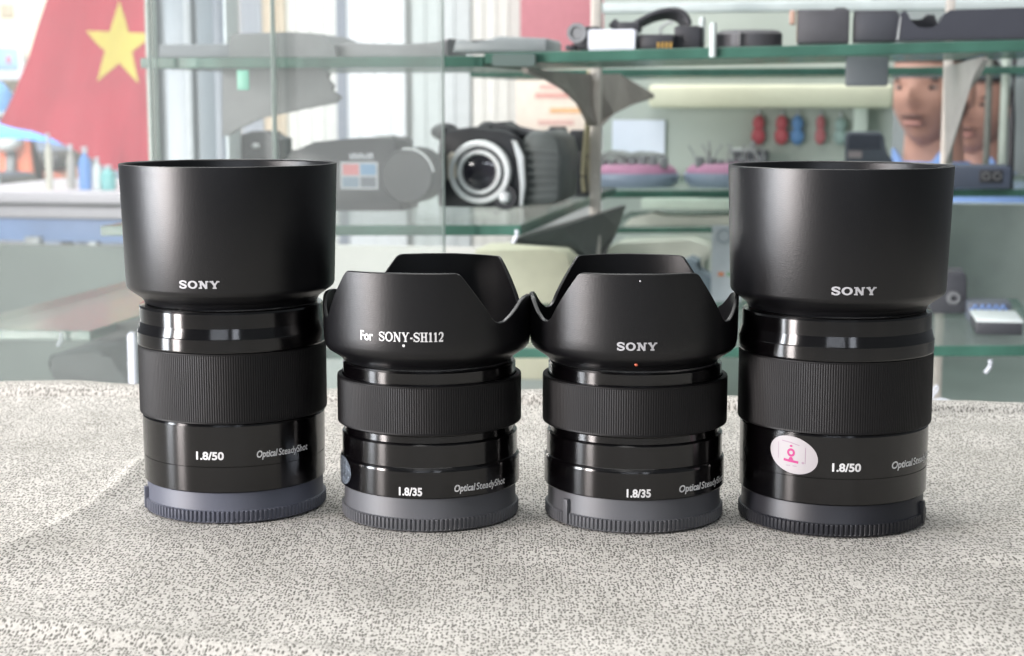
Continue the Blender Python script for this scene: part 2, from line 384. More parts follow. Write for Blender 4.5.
def lens35(label, loc, tab_deg, rot, text_deg, os_deg):
    T = tag(empty('camera_lens', loc), label, 'camera lens', 'camera lenses lined up on the cloth')
    rear_cap(T, 29.22, 4.19, 10.8, CAPG, tab_deg)
    b = link('barrel', lathe_mm([(0, 10.82), (27.5, 10.82), (29.2, 10.85), (29.5, 11.2), (29.5, 19.3), (29.35, 19.9), (28.95, 20.5), (28.75, 20.65), (28.72, 27.6), (28.4, 28.0), (27.7, 28.2), (27.6, 30.2), (28.3, 30.6), (28.4, 31.4), (27, 32.5)]), GLOSSB, T, sharp=9)
    ribbed(T, 'focus_ring', 30.13, 31.0, 46.66, GRIP, 245)
    link('front_barrel', lathe_mm([(27, 45.9), (28.2, 46.2), (28.25, 50.3), (27.8, 50.9), (26.0, 51.0), (25.6, 51.0), (25.4, 48), (17, 46.5)]), GLOSSB, T, sharp=9)
    link('front_element', lathe_mm([(18, 46.4), (14, 47.6), (8, 48.6), (0, 49.0)], 64), LENSGL, T)
    h = hood35(T, rot); h.scale = (1.02, 1.02, 1); h.location.x = -.0006
    rb = lambda z: 29.5 * MM
    V, Fc = font_shape('1.8/35', 2.45 * MM, .035)
    V2, F2 = font_shape('Optical', 2.15 * MM, .03, .17); V3, F3 = font_shape('SteadyShot', 2.15 * MM, 0.012, .12)
    o0, o1 = os_deg; mid = o0 + (o1 - o0) * .36
    put_wrap('lettering', [(V, Fc, R(text_deg[0]), R(text_deg[1]), 12.0 * MM), (V2, F2, R(o0), R(mid), 12.9 * MM), (V3, F3, R(mid + .6), R(o1), 12.9 * MM)], rb, PRINT, b)
    return T, h

lens50('tall black 50 mm lens with round hood on blue-grey rear cap', (-.09335, -.02146, 0), CAPB, -70, (-18.2, 3.6), (-14.5, 2.8), (22.6, 60.3))
T2, h2 = lens35('short black lens whose petal hood says For SONY-SH112', (-.0271, -.0329, 0), 150, -12.5, (-16.5, -2.0), (17.7, 56.9))
V, Fc = font_shape('For', 2.9 * MM, .03); V2, F2 = serif_text('SONY-SH112', 2.95 * MM, .86, .24, .12, .09, .07)
k = disc2d(.42 * MM, .42 * MM)
put_wrap('lettering', [(V, Fc, R(-34.6), R(-26.4), 61.3 * MM), (V2, F2, R(-23.0), R(11.4), 61.3 * MM), (*k, R(-10.2), R(-8.7), 60.1 * MM)], RF35, PRINT, h2, 1.5e-4)
V, Fc = disc2d(6 * MM, 4.6 * MM, 30)
s = put_wrap('foil_sticker', [(V, Fc, R(-80), R(-56), 16.2 * MM)], lambda z: 29.5 * MM, FOIL, T2, 1.2e-4); s['label'] = 'scratched silver round sticker'
T3, h3 = lens35('short black lens with plain petal hood marked SONY and an orange dot', (.04016, -.03482, 0), -52, -1.5, (-8.5, 6.2), (24.5, 71.6))
V, Fc = serif_text('SONY', 2.5 * MM, 1.42, .27, .20, .17, .13)
put_wrap('lettering', [(V, Fc, R(-12.8), R(8.2), 58.9 * MM)], RF35, PRINTG, h3, 1.2e-4)
bm = bmesh.new(); a_ball(bm, (30.0 * MM * math.sin(R(-2.4)), -30.0 * MM * math.cos(R(-2.4)), 54.1 * MM), .55 * MM); link('index_dot', bm, REDDOT, h3)['label'] = 'small orange index dot'
bm = bmesh.new(); a_ball(bm, (33.35 * MM * math.sin(R(-1)), -33.35 * MM * math.cos(R(-1)), 80.3 * MM), .3 * MM); link('rim_speck', bm, PRINTG, h3)
lens50('tall black 50 mm lens with white oval sticker and black rear cap', (.10481, -.03826, 0), CAPK, 62, (-14.0, 8.7), (-11.2, 5.7), (25.8, 75.9), True)

# ---------------------------------------------------------------- cloth on the counter
def cloth_mat():
    m = bpy.data.materials.new('grey_knit_cloth'); m.use_nodes = True; n, l = nt(m); b = n['Principled BSDF']
    tc = n.new('ShaderNodeTexCoord')
    wob = n.new('ShaderNodeTexNoise'); wob.inputs['Scale'].default_value = 260; wob.inputs['Detail'].default_value = 2
    l.new(tc.outputs['UV'], wob.inputs['Vector'])
    mx = n.new('ShaderNodeMix'); mx.data_type = 'VECTOR'; mx.inputs['Factor'].default_value = 0.0016
    l.new(tc.outputs['UV'], mx.inputs[4]); l.new(wob.outputs['Color'], mx.inputs[5])
    mp = n.new('ShaderNodeMapping'); mp.inputs['Scale'].default_value = (1000, 820, 1); l.new(mx.outputs[1], mp.inputs['Vector'])
    def specks(scx, scy, lo, hi, thr):
        mp = n.new('ShaderNodeMapping'); mp.inputs['Scale'].default_value = (scx, scy, 1); l.new(mx.outputs[1], mp.inputs['Vector'])
        vo = n.new('ShaderNodeTexVoronoi'); vo.voronoi_dimensions = '2D'; vo.inputs['Scale'].default_value = 1; vo.inputs['Randomness'].default_value = .7
        l.new(mp.outputs[0], vo.inputs['Vector'])
        mr = n.new('ShaderNodeMapRange'); mr.interpolation_type = 'SMOOTHSTEP'; mr.inputs['From Min'].default_value = lo; mr.inputs['From Max'].default_value = hi
        l.new(vo.outputs['Distance'], mr.inputs['Value'])
        sp = n.new('ShaderNodeSeparateColor'); l.new(vo.outputs['Color'], sp.inputs[0])
        mr2 = n.new('ShaderNodeMapRange'); mr2.inputs['From Min'].default_value = thr; mr2.inputs['From Max'].default_value = thr + .25; l.new(sp.outputs[0], mr2.inputs['Value'])
        mxx = n.new('ShaderNodeMath'); mxx.operation = 'MAXIMUM'; l.new(mr.outputs[0], mxx.inputs[0]); l.new(mr2.outputs[0], mxx.inputs[1]); return mxx
    sa = specks(1150, 520, .08, .50, .50); sb = specks(760, 330, .04, .34, .50)
    r1 = n.new('ShaderNodeMath'); r1.operation = 'MULTIPLY'; l.new(sa.outputs[0], r1.inputs[0]); l.new(sb.outputs[0], r1.inputs[1])
    big = n.new('ShaderNodeTexNoise'); big.inputs['Scale'].default_value = 900; big.inputs['Detail'].default_value = 5; big.inputs['Roughness'].default_value = .7
    l.new(tc.outputs['UV'], big.inputs['Vector'])
    big2 = n.new('ShaderNodeTexNoise'); big2.inputs['Scale'].default_value = 22; big2.inputs['Detail'].default_value = 5; l.new(tc.outputs['UV'], big2.inputs['Vector'])
    mm = n.new('ShaderNodeMath'); mm.operation = 'MULTIPLY_ADD'; l.new(big.outputs['Fac'], mm.inputs[0]); mm.inputs[1].default_value = 1.7; mm.inputs[2].default_value = -1.0
    m2 = n.new('ShaderNodeMath'); m2.operation = 'ADD'; l.new(r1.outputs[0], m2.inputs[0]); l.new(mm.outputs[0], m2.inputs[1]); m2.use_clamp = True
    cr = n.new('ShaderNodeValToRGB')
    for i, (p, c) in enumerate(((0, (108, 106, 101)), (.35, (160, 157, 151)), (.7, (196, 192, 186)), (1, (213, 209, 203)))):
        e = cr.color_ramp.elements[i] if i < 2 else cr.color_ramp.elements.new(p); e.position = p; e.color = (*srgb(c), 1)
    l.new(m2.outputs[0], cr.inputs['Fac'])
    mc = n.new('ShaderNodeMix'); mc.data_type = 'RGBA'; mc.blend_type = 'MULTIPLY'; mc.inputs['Factor'].default_value = 1
    sc = n.new('ShaderNodeValToRGB'); sc.color_ramp.elements[0].position = .3; sc.color_ramp.elements[0].color = (.80, .80, .79, 1); sc.color_ramp.elements[1].position = .7
    l.new(big2.outputs['Fac'], sc.inputs['Fac']); l.new(cr.outputs['Color'], mc.inputs[6]); l.new(sc.outputs['Color'], mc.inputs[7])
    l.new(mc.outputs[2], b.inputs['Base Color']); b.inputs['Roughness'].default_value = .95; b.inputs['Specular IOR Level'].default_value = .1
    bp = n.new('ShaderNodeBump'); bp.inputs['Strength'].default_value = .8; bp.inputs['Distance'].default_value = .0002
    l.new(m2.outputs[0], bp.inputs['Height']); l.new(bp.outputs['Normal'], b.inputs['Normal'])
    return m
def cloth():
    nx, ny = 420, 300; X0, X1, Y0 = -.50, .50, -.50
    def yfar(x): return .178 - .105 * x + .0015 * math.sin(x * 37) + .001 * math.sin(x * 95 + 1)
    V, F, UV = [], [], []
    for j in range(ny + 14):
        for i in range(nx + 1):
            x = X0 + (X1 - X0) * i / nx; yf = yfar(x)
            if j <= ny:
                t = j / ny; y = Y0 + (yf - Y0) * (1 - (1 - t) ** 1.3); z = -.0003; uy = y
            else:                                     # the turned-under far edge
                a = (j - ny) / 13 * math.pi; y = yf + .0026 * math.sin(a); z = -.0003 - .0026 * (1 - math.cos(a)); uy = yf + .003 * a
                if j > ny + 8: y = yf + .0026 * math.sin(a)
            d = yf - y
            near = min(math.hypot(x - a, y - b) for a, b in ((-.0934, -.0215), (-.0271, -.0329), (.0402, -.0348), (.1048, -.0383)))
            free = min(1, max(0, (near - .034) / .02)); free = free * free * (3 - 2 * free)
            # hem: a raised folded band with a stitched groove in front of it
            hem = .0036 * math.exp(-((d - .010) / .0105) ** 4) * (1 + .25 * math.sin(x * 60 + 2 * math.sin(x * 21))) - .0028 * math.exp(-((d - .0230) / .0022) ** 2) + .0012 * math.exp(-((d - .030) / .005) ** 2)
            # diagonal fold at the near left, a step with a lit crest
            s = x + .155 - (y + .082) * .139 - .004 * math.sin((y + .08) * 30)
            fold = .0034 / (1 + math.exp(-max(-60, min(60, s / .0009)))) * (math.exp(-s / .011) if s > 0 else 1) * (1 / (1 + math.exp(min(60, (y - .045) / .006)))) * (1 / (1 + math.exp(min(60, -(y + .125) / .008))))
            s2 = y + .1655 + .26 * (x + .086); w2 = .0022 * math.exp(-(s2 / .005) ** 2) * (1 / (1 + math.exp((x + .03) / .01)))
            s3 = (y + .093) + .03 * (x - .2) - .3 * (x - .2) ** 2; w3 = .0014 * math.exp(-(s3 / .006) ** 2) * (1 / (1 + math.exp(-(x - .13) / .02)))
            lo = .0016 * noise.noise(Vector((x * 14, y * 14, 1))) + .0008 * noise.noise(Vector((x * 38, y * 38, 5)))
            fine = .00012 * noise.noise(Vector((x * 900, y * 900, 3)))
            if j <= ny: z += (hem + fold + w2 + w3 + lo) * free + fine
            else: z += hem * max(0, math.cos(min(a, math.pi / 2))) * 1.0 + fine
            V.append((x, y, z)); UV.append((x, uy))
    W = nx + 1
    for j in range(ny + 13):
        for i in range(nx): F.append((j * W + i, j * W + i + 1, (j + 1) * W + i + 1, (j + 1) * W + i))
    me = bpy.data.meshes.new('grey_cloth'); me.from_pydata(V, [], F)
    uvl = me.uv_layers.new(name='UVMap')
    li = np.empty(len(me.loops), dtype=np.int32); me.loops.foreach_get('vertex_index', li)
    uvl.data.foreach_set('uv', np.array(UV)[li].ravel())
    me.shade_smooth(); me.materials.append(cloth_mat())
    o = bpy.data.objects.new('cloth', me); COL.objects.link(o)
    return tag(o, 'light grey knitted cloth spread under the four black lenses', 'cloth')
cloth()
bm = bmesh.new()
a_prism(bm, [(-.56, -.56), (.56, -.56), (.56, .114), (-.56, .231)], -.03, -.0065, .001)
cnt = link('display_counter', bm, mat('counter_top_grey', (120, 125, 125), .4), smooth=False)
# the prism was drawn as (x, y) outline extruded in z
for v in cnt.data.vertices: x, y, z = v.co; v.co = (x, z - .004, y)
cnt.data.update()
tag(cnt, 'grey counter top carrying the knitted cloth', 'counter')

# ---------------------------------------------------------------- showcase frame: u along the front, v into the back, w up
TH = R(11)
cT, sT = math.cos(TH), math.sin(TH)
def W3(u, v, w_): return Vector((u * cT + v * sT, .685 - u * sT + v * cT, w_))
FWD = Vector((0, math.cos(PITCH), -math.sin(PITCH))); UPV = Vector((0, math.sin(PITCH), math.cos(PITCH))); NV = Vector((sT, cT, 0))
def at(px, py, v):
    """showcase coordinates (u, w) of the point of plane v that stands at px, py"""
    d = FWD + Vector((1, 0, 0)) * (px - 512) / FPX + UPV * (328 - py) / FPX
    O = W3(0, v, 0); t = (O - CAM).dot(NV) / d.dot(NV); p = CAM + d * t
    u = (p.x - v * sT) / cT
    return u, p.z
def thing(name, label, cat, px0, px1, py_base, v, group=None, ry=0, rz=0):
    """Empty at the middle of the base, its local axes along the showcase; returns it with a px->local map"""
    u0, w0 = at((px0 + px1) / 2, py_base, v)
    o = empty(name, W3(u0, v, w0), -TH + rz, 0, ry); tag(o, label, cat, group)
    def L(px, py, dv=0):   # a 0 stands for the middle of the thing, or for its base line
        px = px or (px0 + px1) / 2; py = py or py_base
        u, w_ = at(px, py, v + dv); return (u - u0, w_ - w0)
    return o, L
def outline(L, pts): return [L(*p) for p in pts]

GREEN_E = mat('glass_edge_green', (56, 92, 80), .25, var=.25, scale=25)
SHELFG = glass('shelf_glass', (.95, .975, .965), .10, (198, 210, 203), .4, .15)
def shelf(label, px0, px1, py, v0, v1, t=.008, dw=0.0, px_right=None, uext=None):
    ua, wa = at(px0, py[0], v0); ub, wb = at(px1, py[1], v0)
    w0 = (wa + wb) / 2; tilt = math.atan2(wb - wa, ub - ua); um = (ua + ub) / 2; hl = (ub - ua) / 2
    o = bmesh.new(); a_box(o, -hl, hl, 0, v1 - v0, -t, 0, .0006, 1)
    for f in o.faces: f.material_index = 0 if abs(f.normal.z) > .9 else 1
    s = link('glass_shelf', o, [SHELFG, GREEN_E], None, False, W3(um, v0, w0), -TH); s.rotation_euler.y = -tilt
    return tag(s, label, 'glass shelf', 'glass shelves of the showcase')
shelf('upper glass shelf holding the long grey bag, ends at the dark clip', 140, 483, (58, 56), 0, .26)
shelf('upper glass shelf holding the white box and coiled cable', 484, 1060, (53, 39), 0, .24)
shelf('middle glass shelf carrying the silver-ringed camcorder', 100, 521, (226, 225), 0, .56)
shelf('middle glass shelf carrying the two pink trays', 470, 1060, (191, 189), .60, .95, .008)
shelf('upper glass shelf behind, near the wall above the cream rail', 470, 1060, (70, 66), .60, .90, .008)
shelf('low glass shelf carrying the white-topped box', 318, 1060, (349, 345), 0, .285)
shelf('low glass shelf above the black bag with a dark bracket at its end', -60, 90, (329, 331), 0, .50)
shelf('narrow glass shelf above the cream paper rolls', 600, 900, (228, 226), .62, .9, .006)

STEEL = mat('bracket_steel', (134, 128, 122), .5, metal=.0, var=.1)
DSTEEL = mat('bracket_dark', (76, 78, 76), .5, var=.1)
PALEM = mat('standard_pale_metal', (196, 190, 182), .4, metal=.3, var=.08)
def standard(label, px0, px1, py0, py1, v, plates, m=PALEM):
    T, L = thing('shelf_standard', label, 'shelf upright', px0, px1, py1, v, 'uprights of the showcase')
    x0 = L(px0, 100)[0]; x1 = L(px1, 100)[0]; z0 = L(px0, py1)[1]; z1 = L(px1, py0)[1]
    bm = bmesh.new(); a_box(bm, x0, x1, 0, .012, z0, z1, .0008)
    nsl = int((z1 - z0) / .016)
    for i in range(nsl): a_box(bm, (x0 + x1) / 2 - .0012, (x0 + x1) / 2 + .0012, -.0006, .0, z0 + .006 + i * .016, z0 + .014 + i * .016)
    link('upright', bm, m, T)
    for pm, pts in plates:
        P = [W3(at(px, py, pv)[0], pv, at(px, py, pv)[1]) for px, py, pv in pts]
        Mi = Matrix.Translation(T.location) @ Matrix.Rotation(-TH, 4, 'Z'); Mi.invert()
        P = [Mi @ p for p in P]
        bm = bmesh.new(); off = Vector((.0022, 0, 0))
        A = [bm.verts.new(p - off) for p in P]; B = [bm.verts.new(p + off) for p in P]; n = len(P)
        bm.faces.new(A); bm.faces.new(B[::-1])
        for i in range(n): bm.faces.new((A[i], B[i], B[(i + 1) % n], A[(i + 1) % n]))
        bmesh.ops.triangulate(bm, faces=bm.faces[:]); link('bracket', bm, pm, T, False)
    return T
standard('pale slotted upright with wing brackets between camcorder and pink tray', 590, 600, -60, 430, .30, [
    (STEEL, [(524, 68, .03), (526, 73, .03), (545, 79, .10), (563, 89, .17), (578, 103, .24), (590, 126, .30), (600, 126, .30), (612, 114, .36), (630, 105, .46), (652, 98, .56), (652, 94, .56), (618, 74, .46), (590, 74, .30), (560, 72, .17)]),
    (DSTEEL, [(514, 239, .03), (514, 244, .03), (545, 243, .12), (568, 245, .18), (582, 254, .24), (591, 272, .30), (600, 272, .30), (606, 250, .34), (616, 230, .42), (624, 205, .52), (600, 213, .30), (560, 227, .12)])])
standard('pale upright with curved bracket beside the two faces', 943, 952, -60, 430, .30, [
    (mat('bracket_light', (150, 148, 144), .5), [(984, 57, .03), (986, 60, .03), (977, 76, .08), (966, 92, .14), (957, 108, .20), (951, 128, .26), (950, 165, .30), (947, 165, .30), (947, 67, .30)])])
T, L = thing('shelf_bracket', 'dark bracket carrying the low shelf above the black bag', 'bracket', 90, 140, 345, .05)
bm = bmesh.new(); a_prism(bm, outline(L, [(89, 331), (90, 341), (120, 338), (150, 332), (185, 330), (185, 314), (140, 318)]), 0, .006, .0008); link('plate', bm, DSTEEL, T)
T, L = thing('shelf_bracket', 'grey pointed wing bracket under the shelf with the long grey bag', 'bracket', 226, 337, 128, .16)
bm = bmesh.new(); a_prism(bm, outline(L, [(222, 62), (300, 64), (318, 68), (330, 74), (326, 78), (334, 86), (330, 90), (341, 97), (336, 103), (300, 110), (262, 117), (240, 128), (228, 136), (222, 136)]), 0, .006, .0008)
link('plate', bm, mat('wing_grey_steel', (118, 118, 120), .5), T)  # nearly even mid grey for the wing plate

# base, back walls, floor
def struct(name, bm, m, loc=(0, 0, 0), rz=0, smooth=False):
    o = link(name, bm, m, None, smooth, loc, rz); o['kind'] = 'structure'; return o
def wallbox(name, px0, px1, py0, py1, v, th, m, ym=110):
    w0 = at(px0, py1, v)[1]; u0 = at(px0, ym, v)[0]; u1 = at(px1, ym, v)[0]; w1 = at(px0, py0, v)[1]
    bm = bmesh.new(); a_box(bm, u0, u1, v, v + th, w0, w1)
    Z = W3(0, 0, 0); return struct(name, bm, m, (Z.x, Z.y, 0), -TH)
bm = bmesh.new(); a_box(bm, -8, 8, -4, 16, -1.02, -1.0); struct('floor', bm, mat('floor_grey', (150, 152, 150), .6, scale=5))
T, L = thing('showcase_plinth', 'grey-green plinth of the showcase below the low shelves', 'showcase plinth', -100, 1100, 520, .0)
bm = bmesh.new(); a_box(bm, -.62, .62, -.02, .94, -.02, 0, .002)
link('base_board', bm, mat('base_board_grey_green', (132, 142, 138), .35, var=.12, scale=8), T)
bm = bmesh.new(); a_box(bm, -.60, .60, .02, .92, -.62, -.02, .002); link('plinth', bm, mat('plinth_grey', (110, 114, 112), .5), T)
wallbox('wall_right', 603, 893, -140, 520, .97, .03, mat('wall_pale_green', (176, 184, 176), .7, var=.04, scale=12))
wallbox('wall_front', -120, 142, 243, 520, .97, .03, mat('wall_dark_green_grey', (84, 94, 88), .6, var=.12, scale=8))
wallbox('wall_low', 893, 1300, 203, 520, .99, .03, mat('wall_low_grey', (150, 160, 156), .6, var=.25, scale=9))
wallbox('wall_left', 142, 603, 243, 520, .99, .03, mat('wall_pale_grey', (190, 190, 184), .7, var=.10, scale=6))
wallbox('wall_back', 893, 1300, -200, 520, 3.15, .05, mat('wall_far_grey', (152, 160, 158), .7, var=.2, scale=3))

# ---------------------------------------------------------------- things on the showcase shelves
BLK = mat('hazed_black', (62, 63, 68), .45, var=.12, scale=40)  # black lifted towards grey: the milky haze is put into the colour
BLK2 = mat('soft_black', (42, 43, 48), .5, var=.12, scale=40)
DGREY = mat('hazed_grey', (112, 114, 116), .5, var=.08)  # dark grey with the same haze mixed into its colour
LGREY = mat('light_grey_plastic', (168, 172, 172), .45, var=.05)
WHT = mat('white_plastic', (198, 202, 210), .45, var=.02)
SILV = mat('silver', (224, 226, 228), .35, metal=.25, var=.05)
GOLD = mat('gold_contact', (205, 165, 90), .3, metal=.6)
LEATH = mat('black_leather', (66, 66, 70), .5, var=.15, bump=.4, bscale=900)
LENSD = mat('dark_lens', (48, 46, 54), .12, var=.2, coat=.6)

# long grey camera bag on the upper shelf
T, L = thing('camera_bag', 'long low grey bag lying on the upper shelf left of the vertical pane edge', 'bag', 150, 430, 57, .10)
bm = bmesh.new(); a_prism(bm, outline(L, [(229, 57), (229, 38), (232, 34), (250, 33), (290, 32), (312, 33), (324, 37), (329, 43), (334, 45), (336, 57)]), 0, .09, .0); link('body', bm, DGREY, T, sharp=50)
bm = bmesh.new(); a_prism(bm, outline(L, [(336, 57), (335, 44), (345, 42), (360, 43), (372, 46), (400, 44), (430, 42), (446, 38), (446, 57)]), .01, .08, .002); link('flap', bm, mat('bag_flap_grey', (126, 126, 128), .6), T, sharp=50)
bm = bmesh.new(); a_prism(bm, outline(L, [(151, 57), (151, 44), (228, 43), (228, 57)]), .015, .08, .002)
link('side_pouch', bm, mat('bag_pouch_grey', (122, 126, 132), .6), T)
T, L = thing('plastic_case', 'pale grey hinged plastic case at the end of the upper shelf', 'case', 450, 548, 52, .05)
bm = bmesh.new(); a_prism(bm, outline(L, [(452, 52), (456, 39), (462, 42), (475, 45), (483, 43), (494, 37), (500, 36), (545, 38), (547, 41), (547, 52)]), 0, .07, .002); link('body', bm, mat('case_grey', (140, 146, 148), .4), T, sharp=50)
bm = bmesh.new(); a_prism(bm, outline(L, [(466, 41), (492, 41), (490, 38), (468, 39)]), .02, .06, .001); link('lid', bm, DGREY, T)
T, L = thing('shelf_clip', 'dark clamp holding the end of the upper shelf above the camcorder', 'clamp', 492, 535, 66, -.008)
bm = bmesh.new(); a_prism(bm, rrect(*[L(492, 66)[0], L(535, 66)[0], 0, L(492, 54)[1]], .002), 0, .006, 0); link('plate', bm, mat('clamp_dark_green', (66, 82, 78), .4), T)

# coiled cable + adapter
T, L = thing('power_cable', 'coiled black cable with plug behind the white box', 'cable', 568, 690, 50, .07)
bm = bmesh.new()
def L3(px, py, dv=0): x, z = L(px, py, dv); return (x, dv, z)
for k in range(6):
    o_ = k * 1.9
    a_tube(bm, smoothc([L3(632 + o_, 46, .004 * k), L3(628 + o_ * .6, 30 + k, .004 * k), L3(643, 19 + k * 1.1, .004 * k), L3(662, 11 + k * 1.3, .004 * k), L3(680 - k * .8, 11 + k * 1.6, .004 * k), L3(689 - o_ * .7, 22 + k, .004 * k), L3(686 - o_, 36, .004 * k), L3(670 - o_, 46, .004 * k)], 6), .0021)
link('coil', bm, BLK2, T)
bm = bmesh.new(); a_box(bm, L(618, 0)[0], L(640, 0)[0], -.004, .016, L(618, 33)[1], L(618, 22)[1], .002); a_tube(bm, [L3(612, 22), L3(617, 27), L3(624, 29)], .004)
link('plug', bm, BLK, T)
bm = bmesh.new(); a_tube(bm, smoothc([L3(668, 44, -.003), L3(660, 30, -.003), L3(670, 22, -.003), L3(673, 24, -.003)], 6), .0011); link('tie', bm, LGREY, T)
T, L = thing('lens_adapter', 'small shiny black gadget left of the white box', 'gadget', 565, 594, 50, .03)
bm = bmesh.new(); x0, z1 = L(571, 26); x1, _ = L(592, 26)
a_box(bm, L(572, 0)[0], L(600, 0)[0], .002, .04, 0, L(0, 26)[1], .004); link('body', bm, BLK2, T)
bm = bmesh.new(); a_lathe(bm, [(0, 0), (.007, 0), (.0075, .001), (.0075, .004), (.005, .004), (.004, .002), (0, .002)], 32, mtx=Matrix.Translation((L(577, 33)[0], .002, L(577, 33)[1])) @ Matrix.Rotation(R(90), 4, 'X')); link('ring', bm, DGREY, T)
bm = bmesh.new(); a_box(bm, L(565, 0)[0], L(575, 0)[0], .0, .02, 0, L(0, 45)[1], .001); link('foot', bm, BLK2, T)
T, L = thing('battery_box', 'small white blank box on the front edge of the upper shelf', 'box', 588, 636, 51, .015)
bm = bmesh.new(); (x0, _), (x1, z1) = L(588, 51), L(635, 29); a_prism(bm, rrect(x0, x1, 0, z1, .0022), 0, .02, 0); link('body', bm, WHT, T)
T, L = thing('battery_charger', 'black battery charger with four gold contacts beside the white box', 'charger', 636, 692, 50, .02)
bm = bmesh.new(); (x0, _), (x1, z1) = L(637, 50), L(674, 34); a_box(bm, x0, x1, 0, .05, 0, z1, .002); x2, z2 = L(700, 25); a_box(bm, x1 - .001, x2, .01, .05, 0, z2, .002); link('body', bm, BLK2, T)
for k in range(4):
    bm = bmesh.new(); x, z = L(657 + k * 4.2, 48); a_box(bm, x, x + .0018, -.0006, .001, z, z + .0042); link('contact', bm, GOLD, T)['label'] = 'gold contact'
for lab, px, py, v in (('clear peg standing on the shelf edge beside the round black cap', 713, 57, .0), ('clear peg standing behind the shelf edge right of the cable', 702, 43, .06)):
    T, L = thing('shelf_peg', lab, 'peg', px - 4, px + 4, py, v, 'clear pegs')
    bm = bmesh.new(); h_ = abs(L(px, py - (34 if v == 0 else 26))[1]); a_lathe(bm, [(0, 0), (.0024, 0), (.0026, .001), (.0026, h_ - .002), (.002, h_), (0, h_)], 20, mtx=Matrix.Translation((0, -.003, 0))); link('rod', bm, mat('milky_plastic', (190, 200, 198), .3), T)
T, L = thing('lens_cap_case', 'low round black lens case on the upper shelf', 'lens case', 712, 782, 47, .04)
bm = bmesh.new(); r_ = L(781, 0)[0]; h_ = L(0, 29)[1]; a_lathe(bm, [(0, 0), (r_ - .001, 0), (r_, .001), (r_, h_ - .003), (r_ - .002, h_ - .001), (r_ - .005, h_), (0, h_)], 64, mtx=Matrix.Translation((0, r_, 0)) @ Matrix.Diagonal((1, .8, 1, 1))); link('body', bm, LEATH, T)
bm = bmesh.new(); a_box(bm, L(738, 0)[0], L(739.5, 0)[0], .0005, .004, .001, h_ - .002); link('seam', bm, mat('seam_grey', (120, 120, 120), .5), T)
T, L = thing('leather_box', 'square black leather box, taller than its neighbours on the upper shelf', 'box', 794, 852, 43, .03)
bm = bmesh.new(); (x0, _), (x1, z1) = L(796, 43), L(850, 9); a_box(bm, x0, x1, 0, .06, 0, z1, .0015); link('body', bm, LEATH, T)
bm = bmesh.new(); (x0, z0), (x1, z1) = L(789, 24), L(795, 10); a_box(bm, x0, x1, .004, .02, z0, z1, .001); link('side_tab', bm, mat('tab_beige', (170, 140, 125), .5), T)
bm = bmesh.new(); (x0, z0), (x1, z1) = L(835, 9), L(846, 7); a_box(bm, x0, x1, .01, .03, z0, z1, .0005); link('clasp', bm, BLK2, T)
bm = bmesh.new(); (x0, z0), (x1, z1) = L(796, 42), L(797.5, 10); a_box(bm, x0, x1, -.0006, .001, z0, z1); link('edge_piping', bm, mat('piping_beige', (160, 145, 130), .5), T)
T, L = thing('black_carton', 'plain black carton between the leather box and the notched charger', 'box', 852, 897, 41, .035)
bm = bmesh.new(); (x0, _), (x1, z1) = L(853, 41), L(899, 12); a_box(bm, x0, x1, 0, .06, 0, z1, .0015); link('body', bm, mat('carton_black', (56, 58, 64), .5), T)
bm = bmesh.new(); (x0, _), (x1, z1) = L(854, 14), L(897, 11); a_box(bm, x0, x1, .001, .058, z1 - .0012, z1 + .0008, .0005); link('lid', bm, BLK, T)
T, L = thing('dock_charger', 'long black docking charger with a U-shaped notch on the upper shelf', 'charger', 896, 1030, 40, .02)
bm = bmesh.new(); a_prism(bm, outline(L, [(896, 40), (900, 14), (905, 10), (908, 14), (912, 22), (918, 27), (926, 28), (934, 27), (940, 22), (944, 14), (950, 10), (1034, 7), (1034, 38)]), 0, .05, .0); link('body', bm, mat('charger_black', (50, 52, 60), .45), T, sharp=50)
bm = bmesh.new(); a_prism(bm, outline(L, [(910, 30), (912, 18), (924, 19), (928, 13), (936, 13), (938, 19), (942, 30)]), .02, .045, .001); link('battery', bm, BLK2, T)
bm = bmesh.new(); a_prism(bm, outline(L, [(896.5, 40), (900, 17), (901, 17), (898.5, 40)]), -.001, .004, 0); link('edge_strip', bm, LGREY, T)

# ---- camcorder with silver rings
T, L = thing('camcorder', 'black camcorder with two bright silver rings round its lens', 'camcorder', 437, 560, 208, .21)
def P3(px, py, dv=0): x, z = L(px, py, dv); return Vector((x, dv, z))
bm = bmesh.new(); a_prism(bm, outline(L, [(437, 207), (435, 170), (438, 140), (446, 130), (470, 127), (505, 130), (517, 138), (523, 160), (521, 205), (516, 208)]), .004, .05, .003); link('body', bm, BLK2, T, sharp=50)
bm = bmesh.new()
t = bmesh.new(); a_prism(t, outline(L, [(519, 140), (528, 132), (545, 131), (556, 140), (560, 158), (558, 200), (552, 205), (519, 207)]), .012, .11, .004)
merge(bm, t)
for k in range(7):
    a, b_ = P3(524, 150 + k * 8, .010), P3(557, 152 + k * 7.4, .010); a_tube(bm, [a, b_], .0012, 6)
link('grip_side', bm, mat('grip_grey', (92, 96, 96), .5, var=.15), T, sharp=50)
bm = bmesh.new(); a_prism(bm, outline(L, [(511, 140), (516, 141), (523, 156), (525, 185), (522, 206), (519, 206), (520, 185), (518, 160)]), .0005, .008, .0008); link('silver_strip', bm, SILV, T)['label'] = 'silver strip on the body edge'
def ringz(cx, cy, prof, dv=0.0, n=64): 
    c = P3(cx, cy, 0); bm = bmesh.new(); a_lathe(bm, prof, n, mtx=Matrix.Translation((c.x, dv, c.z)) @ Matrix.Rotation(R(90), 4, 'X')); return bm
k1 = (L(511, 172)[0] - L(480, 172)[0])
